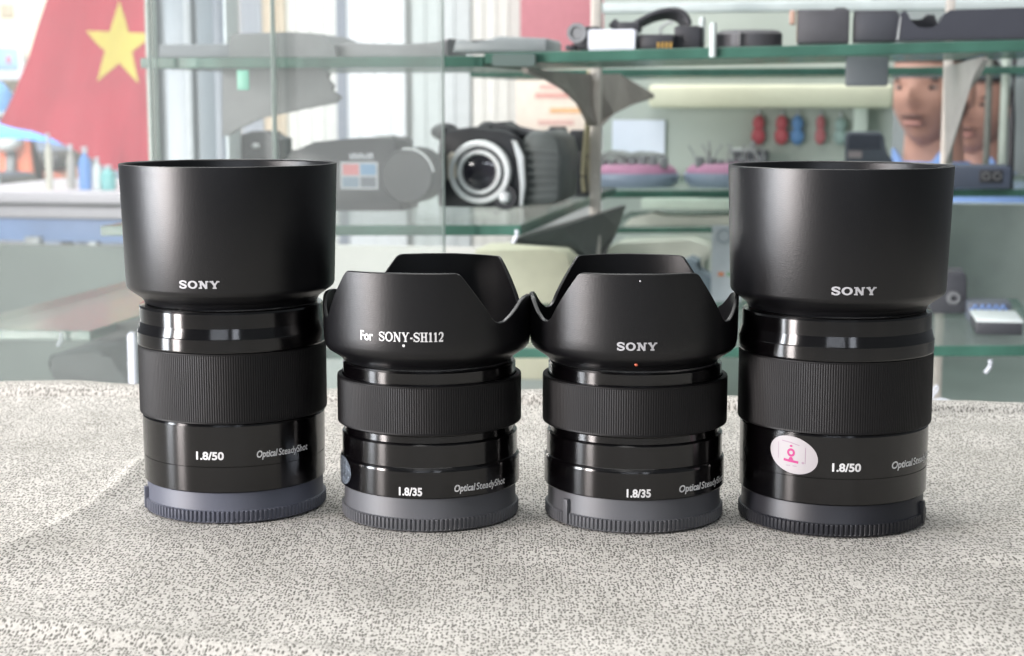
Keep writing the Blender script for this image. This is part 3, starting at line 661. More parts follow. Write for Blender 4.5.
link('outer_ring', ringz(480, 172, [(k1 * .80, 0), (k1 * .80, .004), (k1 * .84, .0055), (k1 * .96, .0055), (k1, .004), (k1, -.012), (k1 * .8, -.012), (k1 * .8, 0)], .001), SILV, T)['label'] = 'silver outer ring'
link('lens_barrel', ringz(480, 172, [(k1 * .80, -.012), (k1 * .80, .001), (k1 * .70, .001), (k1 * .70, -.012)], .001), BLK2, T)
link('inner_ring', ringz(480, 172, [(k1 * .56, -.002), (k1 * .56, .0055), (k1 * .60, .007), (k1 * .69, .007), (k1 * .71, .0055), (k1 * .71, -.01)], .001), SILV, T)['label'] = 'silver inner ring'
link('lens', ringz(480, 172, [(k1 * .57, .001), (k1 * .45, .0025), (k1 * .25, .0035), (0, .004)], .001), LENSD, T)
bm = bmesh.new(); a_prism(bm, outline(L, [(448, 156), (452, 152), (457, 154), (457, 178), (453, 182), (448, 178)]), -.004, .002, .001); link('latch', bm, mat('latch_cream', (214, 205, 192), .4), T)
link('lamp', ringz(505, 197, [(0, .006), (k1 * .12, .0055), (k1 * .2, .003), (k1 * .22, 0), (k1 * .22, -.004)], .0), SILV, T)
link('lamp_ring', ringz(505, 197, [(k1 * .24, .002), (k1 * .38, .002), (k1 * .42, 0), (k1 * .42, -.004)], .0), BLK2, T)
bm = bmesh.new(); a_ball(bm, P3(489, 128, .03), .010, .013, .006); a_ball(bm, P3(445, 132, .03), .013, .014, .008); link('top_knob', bm, BLK2, T)
bm = bmesh.new(); a_prism(bm, outline(L, [(470, 130), (478, 124), (498, 122), (505, 130), (540, 133), (545, 137), (470, 137)]), .02, .07, .002); link('handle', bm, BLK, T)

# ---- flat camera with the coloured sticker
T, L = thing('video_camera', 'dark camera with a red and blue square sticker, behind the pane', 'camera', 283, 436, 212, .16)
bm = bmesh.new(); a_prism(bm, outline(L, [(284, 211), (283, 160), (290, 151), (306, 148), (313, 142), (345, 139), (389, 138), (396, 141), (402, 211)]), .0, .06, .002); link('body', bm, mat('camera_dark', (40, 40, 46), .45), T, sharp=50)
c = P3 = None
def P4(px, py, dv=0): x, z = L(px, py, dv); return Vector((x, dv, z))
k2 = L(436, 0)[0] - L(409, 0)[0]; cc = P4(409, 176)
bm = bmesh.new(); a_lathe(bm, [(0, .008), (k2 * .9, .008), (k2 * .97, .006), (k2, .003), (k2, -.04), (0, -.04)], 64, mtx=Matrix.Translation((cc.x, 0, cc.z)) @ Matrix.Rotation(R(90), 4, 'X')); link('drum', bm, BLK2, T)
bm = bmesh.new(); pts = [(cc.x + k2 * .98 * math.sin(R(a)), -.006, cc.z + k2 * .98 * math.cos(R(a))) for a in range(-10, 86, 6)]; a_tube(bm, pts, .0011, 6); link('drum_rim', bm, SILV, T)
bm = bmesh.new(); a_prism(bm, outline(L, [(370, 139), (374, 136), (388, 136), (390, 139)]), .01, .03, .0005); link('dial', bm, LGREY, T)
bm = bmesh.new(); x0, z0 = L(341, 189); x1, z1 = L(378, 162); a_box(bm, x0, x1, -.0008, .001, z0, z1); st = link('sticker', bm, mat('sticker_grey_white', (176, 180, 186), .4), T)
for nm, q, mm_ in (('sticker_tile', (343, 164, 359, 175), mat('tile_red', (190, 105, 110), .4)), ('sticker_tile', (361, 164, 376, 175), mat('tile_blue', (95, 135, 170), .4)), ('sticker_tile', (343, 177, 359, 187), mat('tile_slate', (105, 125, 145), .4)), ('sticker_tile', (361, 177, 376, 187), mat('tile_dark', (85, 92, 105), .4))):
    bm = bmesh.new(); x0, z0 = L(q[0], q[3]); x1, z1 = L(q[2], q[1]); a_box(bm, x0, x1, -.0013, 0, z0, z1); link(nm, bm, mm_, st)
bm = bmesh.new()   # the small illegible mirrored word over the sticker
for k, hgt in enumerate((5, 6, 5, 6, 4, 6, 6)):
    x, z = L(350 + k * 3.5, 159); a_box(bm, x, x + .0017, -.0009, .0005, z, z + hgt * .00085, 0)
    if k % 2: a_box(bm, x, x + .0026, -.0009, .0005, z + .0022, z + .0030)
link('lettering', bm, WHT, T)
# grey thin gadget behind it + two small cameras
for lab, a, b_, base in (('small dark compact camera with a bright glint near the grey post', 163, 228, 166), ('small dark compact camera between the grey post and sticker camera', 231, 281, 168)):
    T, L = thing('compact_camera', lab, 'camera', a, b_, base + 45, .34, 'compact cameras behind the pane')
    bm = bmesh.new(); a_prism(bm, outline(L, [(a, base + 45), (a, 141), (a + 6, 135), (a + 16, 134), (a + 20, 131), (b_ - 14, 131), (b_ - 10, 136), (b_, 139), (b_, base + 45)]), 0, .035, .001); link('body', bm, BLK, T, sharp=50)
    bm = bmesh.new(); x, z = L((a + b_) / 2, 146); a_ball(bm, (x, 0, z), .0045, .003, .003); link('glint_bead', bm, SILV, T)  # silver bead stands in for a glint on the dark body
    bm = bmesh.new(); x, z = L((a + b_) / 2, 175); a_lathe(bm, [(0, .012), (.014, .012), (.016, .01), (.016, 0)], 40, mtx=Matrix.Translation((x, 0, z)) @ Matrix.Rotation(R(90), 4, 'X')); link('lens', bm, BLK2, T)

# ---- binoculars right of the camcorder, beige cord
T, L = thing('binoculars', 'dark grey binoculars standing upright right of the camcorder', 'binoculars', 546, 592, 198, .40)
for a, b_, tp in ((546, 566, 127), (567, 589, 130)):
    bm = bmesh.new(); x0, x1 = L(a, 0)[0], L(b_, 0)[0]; xm = (x0 + x1) / 2; r_ = (x1 - x0) / 2; h_ = L(0, tp)[1]
    a_lathe(bm, [(0, 0), (r_, 0), (r_ * 1.04, .004), (r_ * 1.0, h_ * .35), (r_ * .9, h_ * .62), (r_ * .7, h_ * .68), (r_ * .8, h_ * .74), (r_ * .95, h_ * .80), (r_ * .98, h_ * .95), (r_ * .8, h_), (0, h_)], 32, mtx=Matrix.Translation((xm, r_, 0))); link('barrel', bm, BLK, T)
bm = bmesh.new(); a_box(bm, L(560, 0)[0], L(572, 0)[0], .004, .014, .012, .03, .002); link('hinge', bm, BLK2, T)
T, L = thing('beige_cord', 'beige cord hanging beside the upright near the binoculars', 'cord', 580, 592, 192, .36)
bm = bmesh.new(); a_tube(bm, smoothc([(*[L(589, 70)[0]], 0, L(589, 70)[1]), (L(588, 110)[0], 0, L(588, 110)[1]), (L(585, 145)[0], 0, L(585, 145)[1]), (L(583, 175)[0], 0, L(583, 175)[1]), (L(584, 192)[0], 0, 0)], 6), .0022)
a_tube(bm, smoothc([(L(592, 80)[0], .004, L(592, 80)[1]), (L(590, 120)[0], .004, L(590, 120)[1]), (L(588, 160)[0], .004, L(588, 160)[1]), (L(590, 192)[0], .004, 0)], 6), .0016); link('cord', bm, mat('cord_beige', (176, 168, 138), .6), T)

# ---- two pink trays with gadgets
PK = mat('tray_pink', (166, 116, 144), .5, var=.12, scale=60); TB = mat('tray_blue_grey', (128, 140, 158), .4)
WIRE = mat('wire_grey', (150, 154, 152), .4)
for lab, a, b_, base, sd in (('pink and blue-grey oval tray of tangled wires under the white sheet', 580, 676, 190, 1), ('pink and blue-grey oval tray of wires beside the tall black hood', 680, 775, 190, 2)):
    T, L = thing('oval_tray', lab, 'tray', a, b_, base - 2, .66, 'pink oval trays')
    hw = L(b_, 0)[0]
    bm = bmesh.new(); a_lathe(bm, [(0, 0), (hw * .86, 0), (hw * .97, .006), (hw, .013), (hw * .97, .016), (hw * .9, .014)], 64, mtx=Matrix.Translation((0, hw * .7, 0)) @ Matrix.Diagonal((1, .7, 1, 1))); link('base', bm, TB, T)
    bm = bmesh.new(); a_lathe(bm, [(hw * .96, .013), (hw * .93, .020), (hw * .8, .0255), (hw * .5, .027), (0, .027)], 64, mtx=Matrix.Translation((0, hw * .7, 0)) @ Matrix.Diagonal((1, .7, 1, 1))); link('foam', bm, PK, T)
    rnd = random.Random(sd)
    bm = bmesh.new()
    for k in range(16 if sd == 1 else 12):
        x = rnd.uniform(-.75, .75) * hw; y = hw * .7 + rnd.uniform(-.4, .3) * hw
        if sd == 1: pts = [(x, y, .024), (x + rnd.uniform(-.02, .02), y, .034 + rnd.random() * .006), (x + rnd.uniform(-.035, .035), y + .01, .030 + rnd.random() * .012), (x + rnd.uniform(-.04, .04), y, .036)]
        else: pts = [(x, y, .024), (x + rnd.uniform(-.008, .004), y, .036), (x + rnd.uniform(-.016, .006), y, .044 + rnd.random() * .008)]
        a_tube(bm, smoothc(pts, 5), .0014, 6)
    tg = link('tangled_wires', bm, WIRE, T); tg['kind'] = 'stuff'
    bm = bmesh.new()
    for k in range(7): a_box(bm, -hw * .7 + k * hw * .22, -hw * .7 + k * hw * .22 + .009, hw * .3, hw * .5, .022, .030 + rnd.random() * .006, .001)
    link('clips', bm, DGREY, T)['kind'] = 'stuff'

# ---- wall things
T, L = thing('paper_sheet', 'white paper sheet taped to the pale wall', 'paper', 612, 665, 157, .964)
bm = bmesh.new(); (x0, _), (x1, z1) = L(612, 157), L(665, 120); a_box(bm, x0, x1, 0, .003, 0, z1, 0); link('sheet', bm, mat('paper_white', (226, 232, 244), .6, var=.02), T)
T, L = thing('wall_rail', 'long cream tube rail across the pale wall', 'rail', 655, 895, 108, .93)
bm = bmesh.new(); (x0, _), (x1, z1) = L(648, 106), L(894, 84); a_box(bm, x0, x1, .0, .035, .0, z1, .006, 3); link('tube', bm, mat('rail_cream', (222, 222, 198), .5, var=.02), T)
T, L = thing('wall_post', 'pale post standing against the wall behind the payment terminal', 'post', 854, 868, 190, .94)
bm = bmesh.new(); (x0, _), (x1, _z) = L(854, 115), L(868, 115); z1 = L(868, -20)[1]; a_box(bm, x0, x1, .004, .03, 0, z1, .002); link('post', bm, mat('post_pale_green', (200, 210, 200), .5, var=.02), T)
for i, (px, top, c, lab) in enumerate(((758, 114, (190, 88, 98), 'red two-lobed tag on the wall, left of the pair of red tags'), (781, 114, (190, 92, 100), 'red two-lobed tag on the wall next to the blue tag'), (797, 114, (98, 140, 190), 'blue two-lobed tag on the wall'), (820, 114, (186, 110, 116), 'narrow red tag on the wall right of the blue tag'), (840, 116, (150, 172, 168), 'pale green tag on the wall left of the post'))):
    T, L = thing('hanging_tag', lab, 'hanging tag', px - 8, px + 8, 145, .955, 'tags hanging on the wall')
    m_ = mat('tag_%d_%d_%d' % c, c, .5, var=.05); W_ = 7 if i != 3 else 5.5
    bm = bmesh.new(); x, z = L(px, 138); k = L(px + W_, 138)[0] - x; hh = L(px, top)[1]
    bm2 = bm; a_ball(bm, (0, .006, hh * .28), k, .005, hh * .28); a_ball(bm, (0, .006, hh * .70), k * .85, .005, hh * .26); link('body', bm, m_, T)
    bm = bmesh.new(); a_tube(bm, [(0, .006, hh * .9), (0, .008, hh * 1.08), (0, .015, hh * 1.1)], .0012, 6); link('hook', bm, WHT, T)
T, L = thing('payment_terminal', 'dark desk terminal with a sloping screen in front of the pale post', 'terminal', 843, 892, 190, .72)
bm = bmesh.new(); a_prism(bm, outline(L, [(845, 190), (845, 137), (848, 132), (880, 132), (884, 136), (886, 155), (893, 160), (893, 190)]), 0, .04, .002); link('body', bm, mat('terminal_slate', (78, 84, 94), .45), T, sharp=50)
bm = bmesh.new(); (x0, z0), (x1, z1) = L(848, 149), L(881, 135); a_box(bm, x0, x1, -.001, .001, z0, z1, 0); link('screen', bm, mat('terminal_screen', (66, 70, 80), .2), T)
bm = bmesh.new(); (x0, z0), (x1, z1) = L(848, 158), L(862, 151); a_box(bm, x0, x1, -.0012, .001, z0, z1, 0); link('key_panel', bm, mat('key_panel_pink', (150, 140, 142), .5), T)
T, L = thing('box_reflection', 'reflection of the upper shelf boxes, built as a dark box above the payment terminal', 'box', 846, 888, 86, .12)  # mirror image of the front boxes, modelled as a solid box
bm = bmesh.new(); (x0, z1), (x1, z0) = L(846, 57), L(888, 86); a_box(bm, x0, x1, 0, .03, 0, z1, .002); link('body', bm, mat('box_slate', (92, 98, 102), .5), T)
T, L = thing('flat_tin', 'flat black tin behind the second pink tray', 'tin', 731, 768, 166, .90)
bm = bmesh.new(); (x0, _), (x1, z1) = L(731, 190), L(768, 151); a_box(bm, x0, x1, 0, .05, -.03, z1, .003); link('body', bm, BLK, T)
bm = bmesh.new(); x0, z1 = L(731, 152); x1, z2 = L(755, 150); a_box(bm, x0, x1, .002, .03, z1 - .002, z1 + .004, .002); link('lid', bm, LGREY, T)

# ---- right end: power strip, leaning stick, tubes
T, L = thing('power_adapter', 'slate power adapter with a two-pin socket at the end of the shelf', 'adapter', 940, 1012, 189, .58)
bm = bmesh.new(); (x0, _), (x1, z1) = L(936, 189), L(1012, 166); a_box(bm, x0, x1, 0, .05, 0, z1, .003); link('body', bm, mat('adapter_slate', (74, 82, 98), .45), T)
bm = bmesh.new(); (x0, z0), (x1, z1) = L(979, 183), L(1003, 170); a_box(bm, x0, x1, -.0015, .001, z0, z1, .001); so = link('socket', bm, BLK2, T)
for px in (986, 997):
    bm = bmesh.new(); x, z = L(px, 176); a_lathe(bm, [(.0028, 0), (.0042, 0), (.0042, .0035), (.0028, .0035), (.0028, 0)], 24, mtx=Matrix.Translation((x, -.0005, z)) @ Matrix.Rotation(R(90), 4, 'X')); link('socket_hole', bm, LGREY if False else DGREY, so)
T, L = thing('leaning_stick', 'thin dark stick standing at the far end beside the pale tube', 'stick', 1006, 1013, 189, .61)
bm = bmesh.new(); a_tube(bm, [(L(1010, 189)[0], 0, 0), (L(1012, 120)[0], 0, L(1012, 120)[1]), (L(1015, 50)[0], 0, L(1015, 50)[1])], .0035); link('rod', bm, BLK2, T)
for lab, px, wd, c in (('pale green tube standing behind the power adapter', 1001, 9, (186, 196, 186)), ('grey-brown tube standing between the faces and the pale tube', 985, 7, (120, 122, 116))):
    T, L = thing('standing_tube', lab, 'tube', px - wd / 2, px + wd / 2, 189, .66, 'tubes standing at the end')
    bm = bmesh.new(); r_ = L(px + wd / 2, 0)[0]; z1 = L(px, 45)[1]; a_lathe(bm, [(0, 0), (r_, 0), (r_, z1), (r_ * .8, z1), (0, z1 - .002)], 24); link('tube', bm, mat('tube_%d' % px, c, .5), T)

# ---- low shelf things
T, L = thing('white_top_box', 'dark small box with a white top on the low shelf', 'box', 976, 1022, 335, .05)
bm = bmesh.new(); (x0, _), (x1, z1) = L(976, 335), L(1023, 322); a_box(bm, x0, x1, 0, .058, 0, z1 * .9, .001); link('body', bm, BLK, T)
bm = bmesh.new(); a_box(bm, x0 - .0004, x1 + .0004, -.0004, .0584, z1 * .9, z1 * 1.12, .001); link('lid', bm, mat('lid_white', (205, 212, 212), .5), T)['label'] = 'white lid'
T, L = thing('web_camera', 'dark speaker-like box with a round eye left of the white-topped box', 'speaker', 935, 968, 314, .16)
bm = bmesh.new(); a_prism(bm, outline(L, [(930, 314), (930, 280), (936, 272), (964, 272), (967, 277), (967, 312), (962, 314)]), 0, .04, .002); link('body', bm, BLK, T)
bm = bmesh.new(); x, z = L(954, 298); a_lathe(bm, [(.0025, .002), (.005, .002), (.006, 0), (.006, -.002)], 28, mtx=Matrix.Translation((x, 0, z)) @ Matrix.Rotation(R(90), 4, 'X')); link('eye_ring', bm, DGREY, T)
T, L = thing('dark_packet', 'dark packet with a blue scribble behind the white-topped box', 'packet', 966, 1012, 322, .14)
bm = bmesh.new(); (x0, _), (x1, z1) = L(967, 322), L(1012, 303); a_box(bm, x0, x1, 0, .03, 0, z1, .002); link('body', bm, mat('packet_slate', (88, 94, 104), .5), T)
bm = bmesh.new(); pts = []
for k in range(19): x, z = L(970 + k * 2.1, 308 + 3.5 * math.sin(k * 1.9)); pts.append((x, -.0008, z))
a_tube(bm, smoothc(pts, 3), .0007, 6); link('blue_scribble', bm, mat('scribble_blue', (120, 150, 205), .5), T)
T, L = thing('charging_cable', 'small curl of white cord behind the cloth edge', 'cord', 932, 950, 398, -.2)
bm = bmesh.new()
def Q3(px, py, dv=0): x, z = L(px, py, dv); return (x, dv, z)
a_tube(bm, smoothc([Q3(926, 402), Q3(931, 394), Q3(936, 386), Q3(938, 389), Q3(934, 395), Q3(931, 401), Q3(940, 399), Q3(950, 401), Q3(958, 404)], 6), .0007, 8); link('cord', bm, WHT, T)

# ---- things between the middle and low shelves
T, L = thing('white_carton', 'long thin white carton under the rear middle shelf', 'carton', 640, 742, 209, .64)
bm = bmesh.new(); (x0, _), (x1, z1) = L(641, 209), L(745, 200); a_box(bm, x0, x1, 0, .05, 0, z1, .001); link('body', bm, mat('carton_white', (206, 218, 206), .5), T)
T, L = thing('paper_roll', 'crumpled cream paper lying on the narrow shelf', 'paper', 622, 742, 226, .66)
bm = bmesh.new(); pr = [(622, 226), (630, 219), (640, 217), (652, 213), (664, 216), (690, 217), (742, 216), (745, 226)]; a_prism(bm, outline(L, pr), 0, .05, .0); link('sheet', bm, mat('paper_cream', (214, 212, 202), .6, var=.08, scale=30), T, False)
T, L = thing('cloth_bundle', 'pale cream bundle on the showcase base behind the petal hoods', 'bundle', 500, 710, 300, .56)
bm = bmesh.new(); a_prism(bm, outline(L, [(604, 362), (604, 250), (618, 243), (690, 240), (708, 246), (712, 256), (704, 262), (706, 362)]), 0, .07, .0); link('body', bm, mat('bundle_grey_cream', (180, 184, 172), .7, var=.15, scale=18), T, sharp=60)
bm = bmesh.new(); a_prism(bm, outline(L, [(496, 362), (498, 240), (570, 238), (584, 244), (588, 256), (588, 362)]), -.12, -.04, .002); link('cream_sack', bm, mat('sack_cream', (206, 204, 182), .7, var=.05), T, sharp=60)
T, L = thing('desk_telephone', 'dark slate gadget lying between the bundle and grey poster', 'gadget', 678, 716, 300, .50)
bm = bmesh.new(); a_prism(bm, outline(L, [(668, 360), (682, 262), (690, 258), (698, 262), (697, 272), (703, 276), (716, 277), (718, 360)]), 0, .04, .002); link('body', bm, mat('gadget_slate', (84, 98, 106), .5), T, sharp=50)
T, L = thing('grey_poster', 'pale grey card with a round mark beside the tall black hood', 'card', 711, 740, 286, .46)
bm = bmesh.new(); (x0, _), (x1, z1) = L(711, 300), L(742, 226); a_box(bm, x0, x1, 0, .004, -.02, z1, .0); link('card', bm, mat('card_grey', (166, 174, 178), .5), T)
bm = bmesh.new(); x, z = L(724, 236); a_lathe(bm, [(.0055, 0), (.0075, 0), (.0075, .001), (.0055, .001), (.0055, 0)], 28, mtx=Matrix.Translation((x, .0, z)) @ Matrix.Rotation(R(90), 4, 'X')); link('round_mark', bm, mat('mark_grey', (135, 145, 150), .5), T)
for px, c in ((718, (190, 120, 80)), (727, (110, 150, 110))):
    bm = bmesh.new(); x, z = L(px, 276); a_box(bm, x, x + .006, -.0008, .001, z, z + .004); link('colour_patch', bm, mat('patch_%d' % px, c, .5), T)
T, L = thing('black_bag', 'soft black bag lying on the base board behind the cloth edge', 'bag', 44, 130, 384, -.0)
bm = bmesh.new(); a_prism(bm, outline(L, [(44, 400), (52, 378), (58, 372), (46, 364), (48, 356), (60, 354), (72, 350), (92, 348), (104, 352), (108, 362), (122, 368), (130, 380), (132, 400)]), 0, .09, .004); link('body', bm, mat('bag_dark', (58, 64, 64), .6, var=.15), T, sharp=60)
T, L = thing('white_tube', 'bright white tube standing beside the tall black lens near the black bag', 'tube', 130, 139, 400, -.02)
bm = bmesh.new(); r_ = L(139, 0)[0]; a_lathe(bm, [(0, 0), (r_, 0), (r_, L(0, 336)[1]), (r_ * .7, L(0, 333)[1]), (0, L(0, 332)[1])], 24); link('tube', bm, WHT, T)
for i, (px, py, v) in enumerate(((60, 341, .0), (988, 368, .0), (515, 238, .0))):
    T, L = thing('shelf_hook', ('small white hook under the low shelf above the black bag', 'small white hook under the low shelf near the white-topped box', 'small white hook under the middle shelf at the bracket tip')[i], 'hook', px - 3, px + 3, py + 5, v - .006, 'small white hooks')
    bm = bmesh.new(); hz = abs(L(px, py - 8)[1]); a_tube(bm, smoothc([(-.002, 0, 0), (.0, 0, hz * .3), (.0015, 0, hz * .6), (.0012, 0, hz)], 4), .0015); link('hook', bm, WHT, T)

# ---- grey end post and green tab
T, L = thing('showcase_post', 'wide grey frame post between the red flag and the long grey bag', 'post', 148, 228, 425, .30)
for nm, a, b_, d0, d1, m_ in (('panel', 150, 214, .012, .02, mat('post_grey', (112, 122, 130), .35, var=.12, scale=14)), ('edge_rail', 146, 153, .0, .03, mat('rail_olive', (140, 140, 132), .5)), ('dark_rail', 214, 226, .0, .03, mat('rail_slate', (92, 100, 112), .4)), ('pale_rail', 226, 229, -.004, .03, mat('rail_white', (200, 206, 208), .4)), ('middle_rail', 182, 190, .006, .02, mat('rail_mid', (140, 146, 150), .4))):
    bm = bmesh.new(); (x0, _), (x1, _z) = L(a, 80), L(b_, 80); z1 = L(b_, -60)[1]; a_box(bm, x0, x1, d0, d1, 0, z1, .001); link(nm, bm, m_, T)
bm = bmesh.new(); (x0, z0), (x1, z1) = L(159, 51), L(178, 45); a_box(bm, x0, x1, .006, .012, z0, z1, .0005); link('handle_slot', bm, BLK2, T)
T, L = thing('price_tab', 'small mint green tab stuck under the upper shelf', 'tab', 237, 249, 90, .0)
bm = bmesh.new(); (x0, _), (x1, z1) = L(237, 90), L(248.5, 70); a_box(bm, x0, x1, 0, .002, 0, z1, .0008); link('tab', bm, mat('tab_mint', (120, 190, 168), .4), T)

# ---- sliding glass panes in front of the left half
for lab, px0, px1, v, dust in (('sliding glass pane whose upright edge crosses the camcorder', 272, 443, -.03, .09), ('sliding glass pane in front of the grey post, edge over the long bag', 150, 275, -.042, .08), ('sliding glass pane in front of the red flag', -160, 152, -.03, .09)):
    T, L = thing('sliding_glass_pane', lab, 'glass pane', px0, px1, 430, v, 'sliding panes of the showcase')
    (x0, _), (x1, _z) = L(px0, 120), L(px1, 120); z1 = L(px1, -80)[1]
    bm = bmesh.new(); a_box(bm, x0, x1, 0, .005, 0, z1, .0004, 1)
    for f in bm.faces: f.material_index = 0 if abs(f.normal.y) > .9 else 1
    T.rotation_euler.z += R(4.5) if px1 == 152 else 0
    link('pane', bm, [glass('pane_glass_%d' % (dust * 100), (.96, .98, .97), dust, gl=.7), mat('pane_edge_pale', (190, 204, 198), .3)], T, False)

# ---------------------------------------------------------------- beyond the showcase, left: flag, white bench, street
def far(name, label, cat, px, py, v, **k): return thing(name, label, cat, px, px, py, v, **k)
RED = mat('flag_red', (196, 52, 74), .75, var=.08, scale=9); YEL = mat('flag_yellow', (226, 205, 92), .7, var=.04)
T, L = far('flag', 'hanging red flag with a yellow star behind the glass', 'flag', 75, 168, 2.0)
def flagbm(inside, n=60):
    bm = bmesh.new(); x0, _ = L(-8, 170); x1, _ = L(150, 170); z1 = L(0, -40)[1]; g = {}
    return bm
poly = [(52, -40), (46, -5), (38, 25), (30, 60), (14, 95), (-4, 124), (10, 127), (34, 131), (52, 138), (70, 147), (88, 158), (104, 168), (113, 170), (151, 170), (151, -40)]
def inpoly(x, y, P):
    c = False; j = len(P) - 1
    for i in range(len(P)):
        if (P[i][1] > y) != (P[j][1] > y) and x < (P[j][0] - P[i][0]) * (y - P[i][1]) / (P[j][1] - P[i][1]) + P[i][0]: c = not c
        j = i
    return c
def wave(x, z): return .010 * math.sin(x * 26 + z * 6) + .006 * math.sin(x * 55 - z * 20)
def sheet(P, m, name, dy, step=4):
    t = bmesh.new(); vs = [t.verts.new((*L(*p),)[:1] + (0,) + (L(*p)[1],)) for p in P]; f = t.faces.new(vs)
    bmesh.ops.triangulate(t, faces=[f])
    for _ in range(5):
        es = [e for e in t.edges if e.calc_length() > .03]
        if es: bmesh.ops.subdivide_edges(t, edges=es, cuts=1); bmesh.ops.triangulate(t, faces=t.faces[:])
    for v in t.verts: v.co.y = dy + wave(v.co.x, v.co.z)
    r_ = bmesh.ops.extrude_face_region(t, geom=t.faces[:])
    for v in [g for g in r_['geom'] if isinstance(g, bmesh.types.BMVert)]: v.co.y -= .0015
    bm = bmesh.new(); merge(bm, t); return link(name, bm, m, T, sharp=60)
sheet(poly, RED, 'cloth', 0)
star = []
cx_, cy_ = 121, 46
for k in range(10):
    a = R(-90 + 36 * k + 2); rr = 45 if k % 2 == 0 else 17
    star.append((cx_ + rr * math.cos(a) * .86, cy_ + rr * math.sin(a)))
bm = bmesh.new(); C0 = Vector((L(cx_, cy_)[0], L(cx_, cy_)[1])); S_ = [Vector(L(*p)) for p in star]; NS = 8
for a_, b__ in zip(S_, S_[1:] + S_[:1]):
    rows = []
    for i in range(NS + 1):
        row = []
        for j in range(i + 1):
            p = C0 + ((a_ * (i - j) + b__ * j) / i - C0) * i / NS if i else C0
            row.append(bm.verts.new((p.x, -.004 + wave(p.x, p.y), p.y)))
        rows.append(row)
    for i in range(NS):
        for j in range(i + 1):
            bm.faces.new((rows[i][j], rows[i + 1][j], rows[i + 1][j + 1]))
            if j < i: bm.faces.new((rows[i][j], rows[i + 1][j + 1], rows[i][j + 1]))
bmesh.ops.remove_doubles(bm, verts=bm.verts[:], dist=1e-5)
link('star', bm, YEL, T, sharp=80)['label'] = 'yellow five-pointed star'

T, L = far('white_bench', 'long white table in front of the street with bottles on it', 'table', 40, 226, 1.7)
(x0, _), (x1, z1) = L(-60, 226), L(150, 193)
bm = bmesh.new(); a_box(bm, x0, x1, 0, .5, z1 - .022, z1 - .010 + .01, .004); link('top', bm, mat('bench_white', (190, 185, 192), .5, var=.03), T)
bm = bmesh.new(); a_box(bm, x0, x1, .02, .48, z1 - .052, z1 - .030, .004); link('lower_board', bm, mat('bench_board', (180, 176, 182), .5, var=.03), T)
bm = bmesh.new(); a_box(bm, x0, x1, .05, .45, z1 - .1, z1 - .056, .004); link('blue_drawer', bm, mat('bench_blue', (118, 148, 196), .5, var=.15, scale=8), T)
for x in (x0 + .02, x0 + .16, x1 - .05):
    bm = bmesh.new(); a_box(bm, x, x + .03, .03, .06, -.8, z1 - .09, .003); link('leg', bm, LGREY, T)
BZ = z1 - .0; BT = T
def bottle(label, px, top, wpx, c, dv=.08, base=195):
    T, L = thing('bottle', label, 'bottle', px - wpx / 2, px + wpx / 2, base, 1.7 + dv, 'bottles on the white table')
    T.location.z = BT.location.z + BZ
    r_ = L(px + wpx / 2, 0)[0]; h_ = L(px, top)[1]
    bm = bmesh.new(); a_lathe(bm, [(0, 0), (r_ * .9, 0), (r_, .004), (r_, h_ * .6), (r_ * .8, h_ * .72), (r_ * .4, h_ * .80), (r_ * .38, h_ * .88)], 28); link('body', bm, mat('bottle_%d_%d_%d' % c, c, .35), T)
    bm = bmesh.new(); a_lathe(bm, [(r_ * .44, h_ * .86), (r_ * .46, h_ * .99), (r_ * .4, h_), (0, h_)], 20); link('cap', bm, WHT, T)
bottle('tall blue bottle on the white table under the flag', 86, 152, 12, (98, 148, 215))
bottle('teal bottle on the white table beside the black hood', 109, 170, 14, (120, 190, 190))
bottle('white slim bottle between the blue and teal bottles', 98, 162, 8, (215, 222, 222))
bottle('small grey-brown bottle left of the tall blue bottle', 72, 150, 8, (176, 172, 165), .1)
bottle('pale bottle with a yellowish label by the motorbikes', 50, 138, 7, (208, 204, 190), .05)

# awning, building, motorbikes further out
T, L = far('shop_building', 'bright cream shop building across the street', 'building', 20, 500, 10.6)
(x0, _), (x1, z1) = L(-220, 500), L(700, -200)
bm = bmesh.new(); a_box(bm, x0, x1, 0, .3, 0, z1); link('wall', bm, mat('building_cream', (250, 238, 218), .7, var=.06, scale=1.2), T)
bm = bmesh.new(); (q0, z0), (q1, z2) = L(2, 18), L(14, 4); a_box(bm, q0, q1, -.03, .05, z0, z2, .01); link('window', bm, mat('window_beige', (205, 190, 170), .4), T)
T, L = far('shop_sign', 'pale blue shop sign board with a red mark', 'sign', 5, 80, 10.3)
bm = bmesh.new(); (x0, _), (x1, z1) = L(-30, 80), L(21, 44); a_box(bm, x0, x1, 0, .08, 0, z1, .01); link('board', bm, mat('sign_white', (232, 234, 244), .5), T)
bm = bmesh.new(); (x0, z0), (x1, z1) = L(-10, 70), L(18, 48); a_box(bm, x0, x1, -.02, .01, z0, z1, .02); link('panel', bm, mat('sign_blue', (170, 200, 228), .5), T)
bm = bmesh.new(); (x0, z0), (x1, z1) = L(8, 64), L(12, 56); a_box(bm, x0, x1, -.03, .0, z0, z1, .01); link('red_mark', bm, mat('sign_red', (215, 130, 150), .5), T)
T, L = far('street_umbrella', 'light blue parasol at the edge of the flag', 'parasol', -6, 190, 3.4)
bm = bmesh.new(); r_ = L(22, 0)[0]; zt = L(0, 78)[1]; zb = L(0, 112)[1]
a_lathe(bm, [(r_, zb), (r_ * .8, zb + (zt - zb) * .45), (r_ * .45, zb + (zt - zb) * .85), (0, zt)], 24); link('canopy', bm, mat('parasol_blue', (120, 172, 228), .6), T)
